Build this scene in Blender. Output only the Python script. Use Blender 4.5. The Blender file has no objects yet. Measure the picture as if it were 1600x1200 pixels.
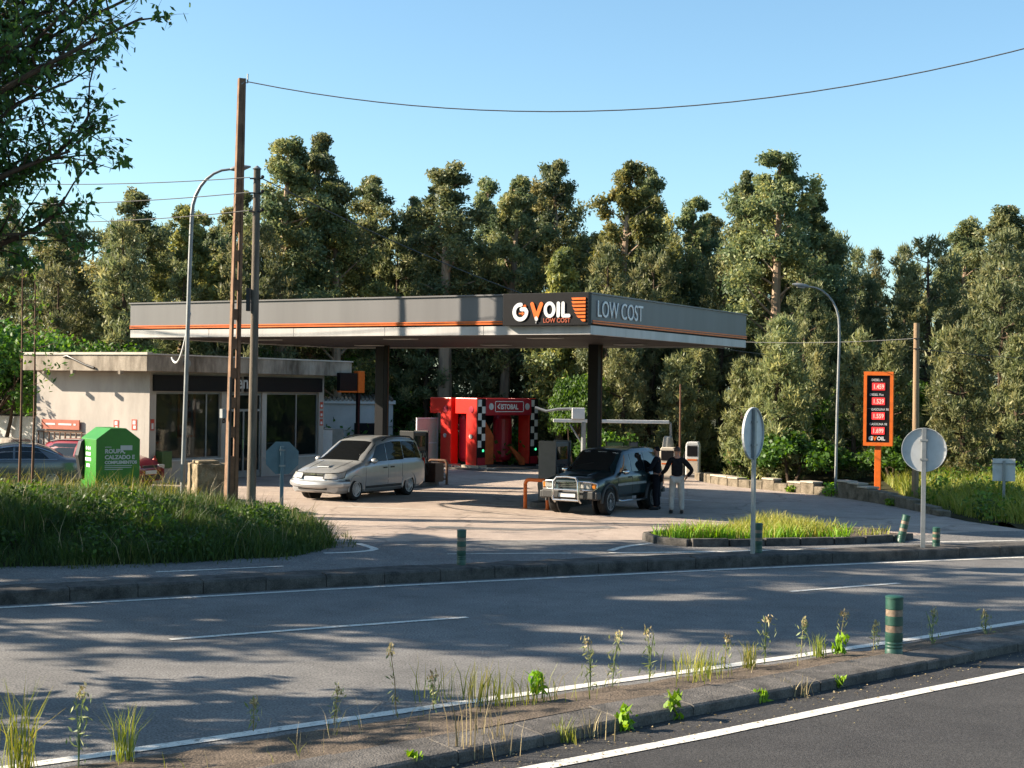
import bpy, bmesh, math, random
import numpy as np
from mathutils import Vector, Matrix

scene = bpy.context.scene
COL = scene.collection
R = math.radians
random.seed(7)

# ------------------------------------------------------------------ camera, sky, sun, exposure
cam = bpy.data.cameras.new('camera')
cam.sensor_width = 36.0
cam.lens = 51.75
cam.clip_start = 0.1
cam.clip_end = 2000.0
cam_ob = bpy.data.objects.new('camera', cam)
COL.objects.link(cam_ob)
_p, _r = math.atan(8 / 2300), R(0.8)
_fw = Vector((0, math.cos(_p), math.sin(_p)))
_r0 = Vector((1, 0, 0))
_u0 = _r0.cross(_fw)
_right = _r0 * math.cos(_r) + _u0 * math.sin(_r)
_up = -_r0 * math.sin(_r) + _u0 * math.cos(_r)
cam_ob.matrix_world = Matrix((
    (_right.x, _up.x, -_fw.x, 0.0),
    (_right.y, _up.y, -_fw.y, 0.0),
    (_right.z, _up.z, -_fw.z, 3.2),
    (0, 0, 0, 1)))
scene.camera = cam_ob

SUN_ELEV = R(27)
SUN_TO = Vector((-1.0, 0.07, 0)).normalized()           # horizontal direction towards the sun
world = bpy.data.worlds.new('World')
scene.world = world
world.use_nodes = True
wn = world.node_tree.nodes
wn.clear()
sky = wn.new('ShaderNodeTexSky')
sky.sky_type = 'NISHITA'
sky.sun_disc = False
sky.sun_elevation = SUN_ELEV
sky.sun_rotation = math.atan2(SUN_TO.x, SUN_TO.y)
sky.air_density = 1.0
sky.dust_density = 0.8
sky.ozone_density = 1.6
bg = wn.new('ShaderNodeBackground')
bg.inputs['Strength'].default_value = 0.066
wo = wn.new('ShaderNodeOutputWorld')
tintn = wn.new('ShaderNodeVectorMath')                   # camera white balance: slightly cyan sky
tintn.operation = 'MULTIPLY'
tintn.inputs[1].default_value = (0.86, 1.05, 1.08)
world.node_tree.links.new(sky.outputs[0], tintn.inputs[0])
world.node_tree.links.new(tintn.outputs[0], bg.inputs[0])
world.node_tree.links.new(bg.outputs[0], wo.inputs[0])

sun = bpy.data.lights.new('sun', 'SUN')
sun.energy = 5.0
sun.angle = R(0.5)
sun.color = (1.0, 0.86, 0.68)
sun_ob = bpy.data.objects.new('sun', sun)
COL.objects.link(sun_ob)
_ldir = Vector((-SUN_TO.x, -SUN_TO.y, -math.tan(SUN_ELEV)))
sun_ob.rotation_euler = _ldir.to_track_quat('-Z', 'Y').to_euler()
sun_ob.location = (-30, 20, 30)

scene.view_settings.view_transform = 'Standard'
scene.view_settings.look = 'None'
scene.view_settings.exposure = 1.68
scene.view_settings.gamma = 1.0
scene.cycles.max_bounces = 6
scene.cycles.diffuse_bounces = 3
scene.cycles.glossy_bounces = 3
scene.cycles.transmission_bounces = 4
scene.cycles.transparent_max_bounces = 8
scene.cycles.caustics_reflective = False
scene.cycles.caustics_refractive = False
scene.cycles.use_denoising = True

# ------------------------------------------------------------------ materials
def mat(name, col, rough=0.6, metal=0.0, var=0.12, scale=6.0, bump=0.0, bscale=60.0, spec=0.5,
        col2=None, coat=0.0, fine=0.0, fscale=200.0, emit=0.0, stretch=None, ramp=(0.33, 0.62)):
    """Principled material with procedural mottling (world-scale), fine speckle and bump."""
    col = tuple(c * 0.8 for c in col)
    col2 = tuple(c * 0.8 for c in col2) if col2 else None
    m = bpy.data.materials.new(name)
    m.use_nodes = True
    nt = m.node_tree
    b = nt.nodes['Principled BSDF']
    L = nt.links.new
    tc = nt.nodes.new('ShaderNodeTexCoord')
    vec = tc.outputs['Object']
    if stretch:
        mp = nt.nodes.new('ShaderNodeMapping')
        mp.inputs['Scale'].default_value = stretch
        L(vec, mp.inputs['Vector'])
        vec = mp.outputs['Vector']
    n1 = nt.nodes.new('ShaderNodeTexNoise')
    n1.inputs['Scale'].default_value = scale
    n1.inputs['Detail'].default_value = 5
    n1.inputs['Roughness'].default_value = 0.65
    L(vec, n1.inputs['Vector'])
    rp = nt.nodes.new('ShaderNodeValToRGB')
    c2 = col2 if col2 else tuple(c * (1 - 2.2 * var) for c in col)
    rp.color_ramp.elements[0].position = ramp[0]
    rp.color_ramp.elements[1].position = ramp[1]
    rp.color_ramp.elements[0].color = (*[max(0, c) for c in c2], 1)
    rp.color_ramp.elements[1].color = (*[min(1, c * (1 + 0.6 * var)) if not col2 else c for c in col], 1)
    L(n1.outputs['Fac'], rp.inputs['Fac'])
    out = rp.outputs['Color']
    if fine:
        n2 = nt.nodes.new('ShaderNodeTexNoise')
        n2.inputs['Scale'].default_value = fscale
        n2.inputs['Detail'].default_value = 3
        L(tc.outputs['Object'], n2.inputs['Vector'])
        mr = nt.nodes.new('ShaderNodeMapRange')
        mr.inputs['From Min'].default_value = 0.3
        mr.inputs['From Max'].default_value = 0.7
        mr.inputs['To Min'].default_value = 1 - fine
        mr.inputs['To Max'].default_value = 1 + fine
        L(n2.outputs['Fac'], mr.inputs['Value'])
        mx = nt.nodes.new('ShaderNodeVectorMath')
        mx.operation = 'SCALE'
        L(out, mx.inputs[0])
        L(mr.outputs['Result'], mx.inputs['Scale'])
        out = mx.outputs['Vector']
    L(out, b.inputs['Base Color'])
    b.inputs['Roughness'].default_value = rough
    b.inputs['Metallic'].default_value = metal
    b.inputs['Specular IOR Level'].default_value = spec
    b.inputs['Coat Weight'].default_value = coat
    b.inputs['Coat Roughness'].default_value = 0.08
    if emit:
        L(out, b.inputs['Emission Color'])
        b.inputs['Emission Strength'].default_value = emit
    if bump:
        n3 = nt.nodes.new('ShaderNodeTexNoise')
        n3.inputs['Scale'].default_value = bscale
        n3.inputs['Detail'].default_value = 4
        L(tc.outputs['Object'], n3.inputs['Vector'])
        bp = nt.nodes.new('ShaderNodeBump')
        bp.inputs['Strength'].default_value = bump
        bp.inputs['Distance'].default_value = 0.02
        L(n3.outputs['Fac'], bp.inputs['Height'])
        L(bp.outputs['Normal'], b.inputs['Normal'])
    return m


def leaf_mat(name, dark, mid, light, trans=0.3, rough=0.55):
    m = bpy.data.materials.new(name)
    m.use_nodes = True
    nt = m.node_tree
    L = nt.links.new
    b = nt.nodes['Principled BSDF']
    at = nt.nodes.new('ShaderNodeAttribute')
    at.attribute_name = 'tint'
    rp = nt.nodes.new('ShaderNodeValToRGB')
    rp.color_ramp.elements[0].color = (*dark, 1)
    rp.color_ramp.elements[1].color = (*light, 1)
    e = rp.color_ramp.elements.new(0.5)
    e.color = (*mid, 1)
    L(at.outputs['Fac'], rp.inputs['Fac'])
    oi = nt.nodes.new('ShaderNodeObjectInfo')
    hv = nt.nodes.new('ShaderNodeHueSaturation')
    for sock, lo_, hi_ in (('Hue', .488, .512), ('Value', .82, 1.22)):
        mr = nt.nodes.new('ShaderNodeMapRange')
        mr.inputs['To Min'].default_value = lo_
        mr.inputs['To Max'].default_value = hi_
        L(oi.outputs['Random'], mr.inputs['Value'])
        L(mr.outputs['Result'], hv.inputs[sock])
    L(rp.outputs['Color'], hv.inputs['Color'])
    L(hv.outputs['Color'], b.inputs['Base Color'])
    b.inputs['Roughness'].default_value = rough
    b.inputs['Specular IOR Level'].default_value = 0.35
    tr = nt.nodes.new('ShaderNodeBsdfTranslucent')
    hs = nt.nodes.new('ShaderNodeHueSaturation')
    hs.inputs['Hue'].default_value = 0.485
    hs.inputs['Saturation'].default_value = 1.15
    hs.inputs['Value'].default_value = 1.5
    L(hv.outputs['Color'], hs.inputs['Color'])
    L(hs.outputs['Color'], tr.inputs['Color'])
    mx = nt.nodes.new('ShaderNodeMixShader')
    mx.inputs['Fac'].default_value = trans
    L(b.outputs[0], mx.inputs[1])
    L(tr.outputs[0], mx.inputs[2])
    L(mx.outputs[0], nt.nodes['Material Output'].inputs['Surface'])
    return m


def glass_mat(name, tint=(0.02, 0.025, 0.03), see=0.0, rough=0.03):
    """Window glass: glossy dark pane, optionally letting part of the light through."""
    m = bpy.data.materials.new(name)
    m.use_nodes = True
    nt = m.node_tree
    b = nt.nodes['Principled BSDF']
    b.inputs['Base Color'].default_value = (*tint, 1)
    b.inputs['Roughness'].default_value = rough
    b.inputs['Specular IOR Level'].default_value = 0.6
    if see:
        tr = nt.nodes.new('ShaderNodeBsdfTransparent')
        tr.inputs['Color'].default_value = (0.75, 0.8, 0.78, 1)
        mx = nt.nodes.new('ShaderNodeMixShader')
        mx.inputs['Fac'].default_value = see
        nt.links.new(b.outputs[0], mx.inputs[1])
        nt.links.new(tr.outputs[0], mx.inputs[2])
        nt.links.new(mx.outputs[0], nt.nodes['Material Output'].inputs['Surface'])
    return m


M = {}
def asphalt(name, col, col2, speck, crack=0.0):
    """Road surface: broad worn patches, stone speckle, optional thin cracks."""
    m = mat(name, col, 0.85, col2=col2, scale=0.35, bump=0.6, bscale=90, fine=speck, fscale=40, spec=0.25)
    nt = m.node_tree
    L = nt.links.new
    b = nt.nodes['Principled BSDF']
    src = b.inputs['Base Color'].links[0].from_socket
    tc = nt.nodes.new('ShaderNodeTexCoord')
    # coarse stain layer
    n = nt.nodes.new('ShaderNodeTexNoise')
    n.inputs['Scale'].default_value = 1.7
    n.inputs['Detail'].default_value = 8
    n.inputs['Roughness'].default_value = 0.75
    L(tc.outputs['Object'], n.inputs['Vector'])
    mr = nt.nodes.new('ShaderNodeMapRange')
    mr.inputs['From Min'].default_value = 0.3
    mr.inputs['From Max'].default_value = 0.7
    mr.inputs['To Min'].default_value = 0.78
    mr.inputs['To Max'].default_value = 1.18
    L(n.outputs['Fac'], mr.inputs['Value'])
    s = nt.nodes.new('ShaderNodeVectorMath')
    s.operation = 'SCALE'
    L(src, s.inputs[0])
    L(mr.outputs['Result'], s.inputs['Scale'])
    out = s.outputs['Vector']
    if crack:
        nd = nt.nodes.new('ShaderNodeTexNoise')
        nd.inputs['Scale'].default_value = 1.2
        nd.inputs['Detail'].default_value = 5
        L(tc.outputs['Object'], nd.inputs['Vector'])
        ad = nt.nodes.new('ShaderNodeVectorMath')
        ad.operation = 'MULTIPLY_ADD'
        ad.inputs[1].default_value = (1.6, 1.6, 0)
        L(nd.outputs['Color'], ad.inputs[0])
        L(tc.outputs['Object'], ad.inputs[2])
        v = nt.nodes.new('ShaderNodeTexVoronoi')
        v.feature = 'DISTANCE_TO_EDGE'
        v.inputs['Scale'].default_value = 0.28
        L(ad.outputs['Vector'], v.inputs['Vector'])
        cr = nt.nodes.new('ShaderNodeMapRange')
        cr.inputs['From Min'].default_value = 0.004
        cr.inputs['From Max'].default_value = 0.02
        cr.inputs['To Min'].default_value = 1 - crack
        cr.inputs['To Max'].default_value = 1.0
        L(v.outputs['Distance'], cr.inputs['Value'])
        s2 = nt.nodes.new('ShaderNodeVectorMath')
        s2.operation = 'SCALE'
        L(out, s2.inputs[0])
        L(cr.outputs['Result'], s2.inputs['Scale'])
        out = s2.outputs['Vector']
    L(out, b.inputs['Base Color'])
    return m


M['road_old'] = asphalt('worn_grey_asphalt', (0.215, 0.207, 0.198), (0.16, 0.156, 0.151), 0.55, 0.10)
M['road_new'] = asphalt('dark_asphalt', (0.066, 0.063, 0.061), (0.050, 0.048, 0.048), 0.5)
M['forecourt'] = asphalt('bleached_forecourt_asphalt', (0.48, 0.39, 0.325), (0.38, 0.31, 0.265), 0.24, 0.35)
M['earth'] = mat('dry_earth', (0.17, 0.135, 0.105), 0.95, col2=(0.085, 0.07, 0.056), scale=3, bump=1.0, bscale=40, fine=0.4, fscale=70, spec=0.1)
M['soil'] = mat('forest_soil', (0.06, 0.055, 0.03), 0.95, col2=(0.03, 0.035, 0.015), scale=1.2, bump=1.0, bscale=20, fine=0.3, fscale=30, spec=0.1)
M['kerb'] = mat('weathered_kerb_concrete', (0.17, 0.155, 0.14), 0.9, col2=(0.075, 0.07, 0.065), scale=3.5, bump=0.7, bscale=50, fine=0.3, fscale=60, spec=0.2)
M['kerb_dark'] = mat('dirty_kerb_concrete', (0.12, 0.11, 0.10), 0.9, col2=(0.045, 0.043, 0.04), scale=4, bump=0.7, bscale=50, fine=0.3, fscale=60, spec=0.2)
M['line'] = mat('worn_road_paint', (0.74, 0.71, 0.64), 0.7, col2=(0.24, 0.225, 0.20), scale=11, bump=0.3, bscale=80, fine=0.2, fscale=70, spec=0.3, ramp=(0.34, 0.45))
M['plaster'] = mat('warm_plaster', (0.50, 0.455, 0.41), 0.85, var=0.09, scale=1.1, stretch=(1, 1, 0.4), bump=0.15, bscale=60, spec=0.2)
M['white_wall'] = mat('white_wash_wall', (0.66, 0.64, 0.61), 0.85, var=0.07, scale=1.2, bump=0.15, bscale=50, spec=0.2)
M['slab'] = mat('stained_concrete_slab', (0.46, 0.40, 0.33), 0.9, col2=(0.13, 0.105, 0.08), scale=1.6, bump=0.3, bscale=40, fine=0.15, fscale=40, spec=0.2, stretch=(1, 1, 0.35))
M['slab_cap'] = mat('pale_roof_cap', (0.60, 0.55, 0.47), 0.8, var=0.08, scale=3)
M['fascia'] = mat('grey_fascia_sheet', (0.162, 0.160, 0.162), 0.5, var=0.08, scale=0.8, spec=0.4, stretch=(1, 1, 0.05))
M['band'] = mat('pale_canopy_band', (0.56, 0.54, 0.52), 0.5, var=0.10, scale=1.4, spec=0.4, stretch=(1, 1, 0.15))
M['dark'] = mat('black_sheet', (0.010, 0.010, 0.012), 0.5, var=0.1, spec=0.15)
M['black'] = mat('black_plastic', (0.012, 0.012, 0.013), 0.5, var=0.1)
M['soffit'] = mat('soffit_sheet', (0.06, 0.045, 0.04), 0.55, var=0.10, scale=2, spec=0.4)
M['orange'] = mat('orange_paint', (0.82, 0.16, 0.015), 0.45, var=0.08, spec=0.4)
M['white'] = mat('white_paint', (0.78, 0.77, 0.75), 0.45, var=0.05, scale=3)
M['letter'] = mat('white_letters', (0.80, 0.80, 0.80), 0.5, var=0.02)
M['letter_grey'] = mat('pale_letters', (0.60, 0.62, 0.64), 0.5, var=0.02)
M['letter_red'] = mat('dim_orange_letters', (0.40, 0.07, 0.02), 0.5, var=0.04)
M['galv'] = mat('galvanised_steel', (0.30, 0.31, 0.31), 0.5, 0.35, var=0.1, scale=4)
M['galv_back'] = mat('aluminium_sign_back', (0.60, 0.61, 0.61), 0.55, 0.15, var=0.08, scale=3)
M['sign_shaded'] = mat('shade_tinted_sign_back', (0.10, 0.17, 0.21), 0.6, 0.0, var=0.08, scale=3)  # blue-grey puts the shade on the octagonal plate into its colour
M['chrome'] = mat('polished_steel', (0.72, 0.72, 0.72), 0.16, 0.95, var=0.02)
M['concrete'] = mat('pole_concrete', (0.27, 0.165, 0.105), 0.9, col2=(0.15, 0.09, 0.06), scale=3, bump=0.3, bscale=40, fine=0.15, fscale=50, spec=0.2)
M['wood'] = mat('grey_pole_wood', (0.20, 0.165, 0.13), 0.9, col2=(0.10, 0.085, 0.07), scale=4, bump=0.5, bscale=30, spec=0.2, stretch=(3, 3, 0.25))
M['wood_tan'] = mat('tan_pole_wood', (0.36, 0.25, 0.15), 0.9, col2=(0.24, 0.16, 0.10), scale=4, bump=0.4, bscale=30, spec=0.2, stretch=(3, 3, 0.25))
M['rust'] = mat('rusty_steel', (0.16, 0.07, 0.03), 0.8, col2=(0.08, 0.035, 0.02), scale=6)
M['stone'] = mat('mossy_stone_block', (0.36, 0.29, 0.19), 0.95, col2=(0.13, 0.10, 0.06), scale=2.5, bump=0.8, bscale=14, fine=0.2, fscale=30, spec=0.15)
M['wall_stone'] = mat('rough_wall_stone', (0.24, 0.20, 0.15), 0.95, col2=(0.10, 0.085, 0.06), scale=3.5, bump=0.8, bscale=18, fine=0.25, fscale=40, spec=0.15)
M['cap_stone'] = mat('wall_cap', (0.55, 0.48, 0.38), 0.9, col2=(0.38, 0.33, 0.26), scale=3, bump=0.3, bscale=30, spec=0.2)
M['bin'] = mat('green_bin_paint', (0.026, 0.22, 0.011), 0.4, var=0.06, scale=3, spec=0.45)
M['bollard'] = mat('green_bollard_plastic', (0.020, 0.080, 0.056), 0.45, var=0.14, scale=9)
M['reflect'] = mat('worn_reflective_band', (0.27, 0.20, 0.14), 0.5, col2=(0.13, 0.09, 0.06), scale=14)
M['red'] = mat('red_machine_panel', (0.72, 0.022, 0.012), 0.35, var=0.05, scale=1.5, spec=0.5)
M['crimson'] = mat('crimson_sign_panel', (0.40, 0.012, 0.035), 0.4, var=0.05)
M['brush'] = mat('orange_brush_panel', (0.62, 0.13, 0.03), 0.75, col2=(0.40, 0.08, 0.02), scale=4, bump=0.5, bscale=30)
M['grey_pump'] = mat('dark_grey_pump', (0.085, 0.085, 0.085), 0.5, var=0.08)
M['pump_light'] = mat('light_grey_pump', (0.30, 0.30, 0.28), 0.5, var=0.08)
M['brown'] = mat('dark_brown_board', (0.055, 0.03, 0.022), 0.6, var=0.12)
M['glass_car'] = glass_mat('car_glass', (0.010, 0.012, 0.013), 0.0)
M['glass_tint'] = glass_mat('tinted_car_glass', (0.006, 0.007, 0.008), 0.0)
M['glass_tint'].node_tree.nodes['Principled BSDF'].inputs['Specular IOR Level'].default_value = 0.18
M['glass_shop'] = glass_mat('shop_glass', (0.012, 0.014, 0.014), 0.6)
M['lens'] = mat('headlamp_lens', (0.62, 0.60, 0.56), 0.12, 0.3, var=0.1, scale=15)
M['lens_red'] = mat('tail_lamp_lens', (0.45, 0.015, 0.012), 0.15, var=0.05)
M['lens_amber'] = mat('amber_lens', (0.65, 0.22, 0.03), 0.2, var=0.05)
M['rubber'] = mat('tyre_rubber', (0.018, 0.017, 0.016), 0.85, var=0.15, spec=0.3)
M['alloy'] = mat('alloy_rim', (0.72, 0.72, 0.72), 0.35, 0.15, var=0.08)
M['alloy_dull'] = mat('dull_rim', (0.30, 0.30, 0.30), 0.45, 0.15, var=0.1)
M['paint_silver'] = mat('silver_paint', (0.46, 0.475, 0.49), 0.32, 0.45, var=0.03, coat=0.6)
M['paint_teal'] = mat('dark_teal_paint', (0.010, 0.030, 0.036), 0.28, 0.2, var=0.05, coat=0.8)
M['paint_dark'] = mat('blue_grey_metallic_paint', (0.15, 0.16, 0.18), 0.25, 0.3, var=0.04, coat=0.8)
M['paint_red'] = mat('deep_red_paint', (0.26, 0.006, 0.012), 0.28, 0.1, var=0.04, coat=0.8)
M['trim'] = mat('dark_trim', (0.03, 0.03, 0.03), 0.6, var=0.08)
M['plate'] = mat('number_plate', (0.70, 0.69, 0.66), 0.5, var=0.03)
M['skin'] = mat('skin', (0.42, 0.20, 0.13), 0.6, var=0.06)
M['cloth_black'] = mat('black_cloth', (0.014, 0.014, 0.017), 0.9, var=0.15, scale=12, spec=0.1)
M['cloth_navy'] = mat('dark_cloth', (0.013, 0.014, 0.02), 0.9, var=0.15, scale=12, spec=0.1)
M['cloth_pale'] = mat('pale_trousers_cloth', (0.50, 0.46, 0.42), 0.9, var=0.08, scale=10, spec=0.1)
M['hair'] = mat('hair', (0.05, 0.022, 0.015), 0.7, var=0.2)
M['sign_red'] = mat('small_red_sign', (0.55, 0.06, 0.03), 0.5, var=0.05)
M['sign_brown'] = mat('rust_red_board', (0.42, 0.10, 0.05), 0.6, var=0.08)
M['led'] = mat('red_led_display', (0.85, 0.03, 0.03), 0.4, var=0.02, emit=0.5)
M['led_digit'] = mat('red_led_digits', (1.0, 0.32, 0.26), 0.4, var=0.02, emit=0.7)
M['green_lamp'] = mat('green_signal_lamp', (0.05, 0.6, 0.25), 0.4, var=0.02, emit=1.0)
M['green_panel'] = mat('dull_green_panel', (0.07, 0.13, 0.03), 0.5, var=0.08)
M['cream_box'] = mat('cream_machine_panel', (0.66, 0.58, 0.46), 0.5, var=0.05)
M['cable'] = mat('grey_cable', (0.10, 0.10, 0.10), 0.7, var=0.1)
M['bark_pale'] = mat('pale_eucalyptus_bark', (0.46, 0.33, 0.23), 0.85, col2=(0.22, 0.16, 0.12), scale=2, bump=0.4, bscale=20, stretch=(2, 2, 0.4), spec=0.15)
M['bark_dark'] = mat('brown_pine_bark', (0.12, 0.085, 0.06), 0.95, col2=(0.06, 0.045, 0.035), scale=3, bump=0.6, bscale=20, stretch=(2, 2, 0.5), spec=0.1)
M['leaf_euc'] = leaf_mat('eucalyptus_leaf', (0.072, 0.105, 0.057), (0.141, 0.168, 0.076), (0.327, 0.303, 0.116), 0.36)
M['leaf_euc2'] = leaf_mat('yellowish_eucalyptus_leaf', (0.083, 0.107, 0.047), (0.174, 0.191, 0.066), (0.411, 0.359, 0.108), 0.36)
M['leaf_pine'] = leaf_mat('pine_needle', (0.074, 0.099, 0.047), (0.150, 0.170, 0.079), (0.314, 0.288, 0.133), 0.36)
M['leaf_young'] = leaf_mat('young_pine_needle', (0.078, 0.108, 0.044), (0.171, 0.187, 0.082), (0.363, 0.338, 0.147), 0.36)
M['leaf_broad'] = leaf_mat('broad_leaf', (0.027, 0.065, 0.014), (0.058, 0.134, 0.022), (0.137, 0.246, 0.035), 0.35)
M['leaf_near'] = leaf_mat('near_tree_leaf', (0.031, 0.070, 0.025), (0.060, 0.131, 0.031), (0.150, 0.246, 0.039), 0.38)
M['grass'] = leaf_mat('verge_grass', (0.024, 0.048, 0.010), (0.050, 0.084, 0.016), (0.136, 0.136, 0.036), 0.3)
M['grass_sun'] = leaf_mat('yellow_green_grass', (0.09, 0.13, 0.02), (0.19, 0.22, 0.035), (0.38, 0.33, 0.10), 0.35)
M['weed_dry'] = leaf_mat('dry_weed', (0.192, 0.156, 0.072), (0.324, 0.276, 0.144), (0.504, 0.420, 0.240), 0.2)
M['weed_green'] = leaf_mat('fresh_weed', (0.08, 0.17, 0.015), (0.16, 0.30, 0.02), (0.27, 0.42, 0.03), 0.35)
M['weed_dull'] = leaf_mat('dull_weed', (0.085, 0.128, 0.043), (0.187, 0.221, 0.085), (0.340, 0.340, 0.153), 0.25)

# ------------------------------------------------------------------ mesh helpers
def new_obj(name, me, parent=None):
    o = bpy.data.objects.new(name, me)
    COL.objects.link(o)
    if parent is not None:
        o.parent = parent
    return o


def tag(o, label=None, cat=None, group=None, kind=None):
    if label: o['label'] = label
    if cat: o['category'] = cat
    if group: o['group'] = group
    if kind: o['kind'] = kind
    return o


def thing(name, label, cat, loc=(0, 0, 0), rz=0.0, group=None):
    o = bpy.data.objects.new(name, None)
    o.empty_display_size = 0.2
    COL.objects.link(o)
    o.location = loc
    o.rotation_euler = (0, 0, rz)
    return tag(o, label, cat, group)


class MB:
    def __init__(s):
        s.v = []
        s.f = []
    def add(s, vs, fs):
        n = len(s.v)
        s.v += [tuple(v) for v in vs]
        s.f += [tuple(i + n for i in f) for f in fs]
        return s
    def box(s, x0, x1, y0, y1, z0, z1):
        return s.add([(x0, y0, z0), (x1, y0, z0), (x1, y1, z0), (x0, y1, z0), (x0, y0, z1), (x1, y0, z1), (x1, y1, z1), (x0, y1, z1)],
                     [(0, 3, 2, 1), (4, 5, 6, 7), (0, 1, 5, 4), (1, 2, 6, 5), (2, 3, 7, 6), (3, 0, 4, 7)])
    def prism(s, poly, ax, d0, d1):
        """poly: 2-d outline; ax: axis of extrusion 'x','y','z' from d0 to d1."""
        n = len(poly)
        def pt(p, d):
            return {'x': (d, p[0], p[1]), 'y': (p[0], d, p[1]), 'z': (p[0], p[1], d)}[ax]
        vs = [pt(p, d0) for p in poly] + [pt(p, d1) for p in poly]
        fs = [tuple(range(n))[::-1], tuple(range(n, 2 * n))] + [(i, (i + 1) % n, n + (i + 1) % n, n + i) for i in range(n)]
        return s.add(vs, fs)
    def tube(s, pts, r, n=8, cap=True):
        pts = [Vector(p) for p in pts]
        rs = r if isinstance(r, (list, tuple)) else [r] * len(pts)
        k = len(s.v)
        ref = None
        for i, p in enumerate(pts):
            d = (pts[min(i + 1, len(pts) - 1)] - pts[max(i - 1, 0)])
            if d.length < 1e-9: d = Vector((0, 0, 1))
            d.normalize()
            if ref is None:
                ref = Vector((1, 0, 0)) if abs(d.x) < 0.9 else Vector((0, 1, 0))
            a = (ref - d * ref.dot(d)).normalized()
            ref = a
            b = d.cross(a)
            for j in range(n):
                t = 2 * math.pi * j / n
                q = p + (a * math.cos(t) + b * math.sin(t)) * rs[i]
                s.v.append(tuple(q))
        for i in range(len(pts) - 1):
            for j in range(n):
                s.f.append((k + i * n + j, k + i * n + (j + 1) % n, k + (i + 1) * n + (j + 1) % n, k + (i + 1) * n + j))
        if cap:
            s.f.append(tuple(k + j for j in range(n))[::-1])
            s.f.append(tuple(k + (len(pts) - 1) * n + j for j in range(n)))
        return s
    def cyl(s, c, r, h, n=20, ax='z', r2=None):
        c = Vector(c)
        d = {'x': Vector((1, 0, 0)), 'y': Vector((0, 1, 0)), 'z': Vector((0, 0, 1))}[ax]
        return s.tube([c, c + d * h], [r, r if r2 is None else r2], n)
    def lathe(s, prof, n=20, ax='z', c=(0, 0, 0)):
        k = len(s.v)
        for (r, z) in prof:
            for j in range(n):
                t = 2 * math.pi * j / n
                x, y = r * math.cos(t), r * math.sin(t)
                q = (x, y, z) if ax == 'z' else (x, z, y)
                s.v.append((q[0] + c[0], q[1] + c[1], q[2] + c[2]))
        for i in range(len(prof) - 1):
            for j in range(n):
                s.f.append((k + i * n + j, k + i * n + (j + 1) % n, k + (i + 1) * n + (j + 1) % n, k + (i + 1) * n + j))
        s.f.append(tuple(k + j for j in range(n))[::-1])
        s.f.append(tuple(k + (len(prof) - 1) * n + j for j in range(n)))
        return s
    def ball(s, c, r, n=12, m=8):
        rx, ry, rz = r if isinstance(r, (list, tuple)) else (r, r, r)
        k = len(s.v)
        for i in range(m + 1):
            ph = math.pi * i / m
            for j in range(n):
                t = 2 * math.pi * j / n
                s.v.append((c[0] + rx * math.sin(ph) * math.cos(t), c[1] + ry * math.sin(ph) * math.sin(t), c[2] + rz * math.cos(ph)))
        for i in range(m):
            for j in range(n):
                s.f.append((k + i * n + j, k + (i + 1) * n + j, k + (i + 1) * n + (j + 1) % n, k + i * n + (j + 1) % n))
        return s
    def mesh(s, name, m, smooth=False, sharp=35):
        me = bpy.data.meshes.new(name)
        me.from_pydata(s.v, [], s.f)
        bm = bmesh.new()
        bm.from_mesh(me)
        bmesh.ops.remove_doubles(bm, verts=bm.verts, dist=1e-5)
        bmesh.ops.recalc_face_normals(bm, faces=bm.faces)
        bm.to_mesh(me)
        bm.free()
        me.materials.append(M[m] if isinstance(m, str) else m)
        if smooth:
            me.shade_smooth()
            me.set_sharp_from_angle(angle=R(sharp))
        return me
    def build(s, name, m, parent=None, smooth=False, bev=0.0, sharp=35):
        o = new_obj(name, s.mesh(name, m, smooth, sharp), parent)
        if bev:
            md = o.modifiers.new('bevel', 'BEVEL')
            md.width = bev
            md.segments = 2
            md.limit_method = 'ANGLE'
        return o


def lettering(body, size, m, parent, loc, xd, yd=(0, 0, 1), off=0.0, ext=0.004, align='LEFT', sx=1.0, name='lettering', spacing=1.0):
    cu = bpy.data.curves.new(name, 'FONT')
    cu.body = body
    cu.size = size
    cu.extrude = ext
    cu.offset = off
    cu.align_x = align
    cu.space_character = spacing
    cu.resolution_u = 4
    cu.materials.append(M[m])
    tmp = bpy.data.objects.new(name, cu)
    me = bpy.data.meshes.new_from_object(tmp)
    bpy.data.objects.remove(tmp)
    me.name = name
    o = new_obj(name, me, parent)
    x = Vector(xd).normalized()
    y = Vector(yd).normalized()
    z = x.cross(y)
    o.matrix_local = Matrix(((x.x * sx, y.x, z.x, loc[0]), (x.y * sx, y.y, z.y, loc[1]), (x.z * sx, y.z, z.z, loc[2]), (0, 0, 0, 1)))
    return o


def copy_tree(src, loc=None, rz=None, label=None, scale=None, group=None):
    r = src.copy()
    COL.objects.link(r)
    if loc is not None: r.location = loc
    if rz is not None: r.rotation_euler = (r.rotation_euler[0], r.rotation_euler[1], rz)
    if scale is not None: r.scale = scale
    if label: r['label'] = label
    if group: r['group'] = group
    for ch in src.children:
        c = ch.copy()
        COL.objects.link(c)
        c.parent = r
        for g in ch.children:
            d = g.copy()
            COL.objects.link(d)
            d.parent = c
    return r


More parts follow.
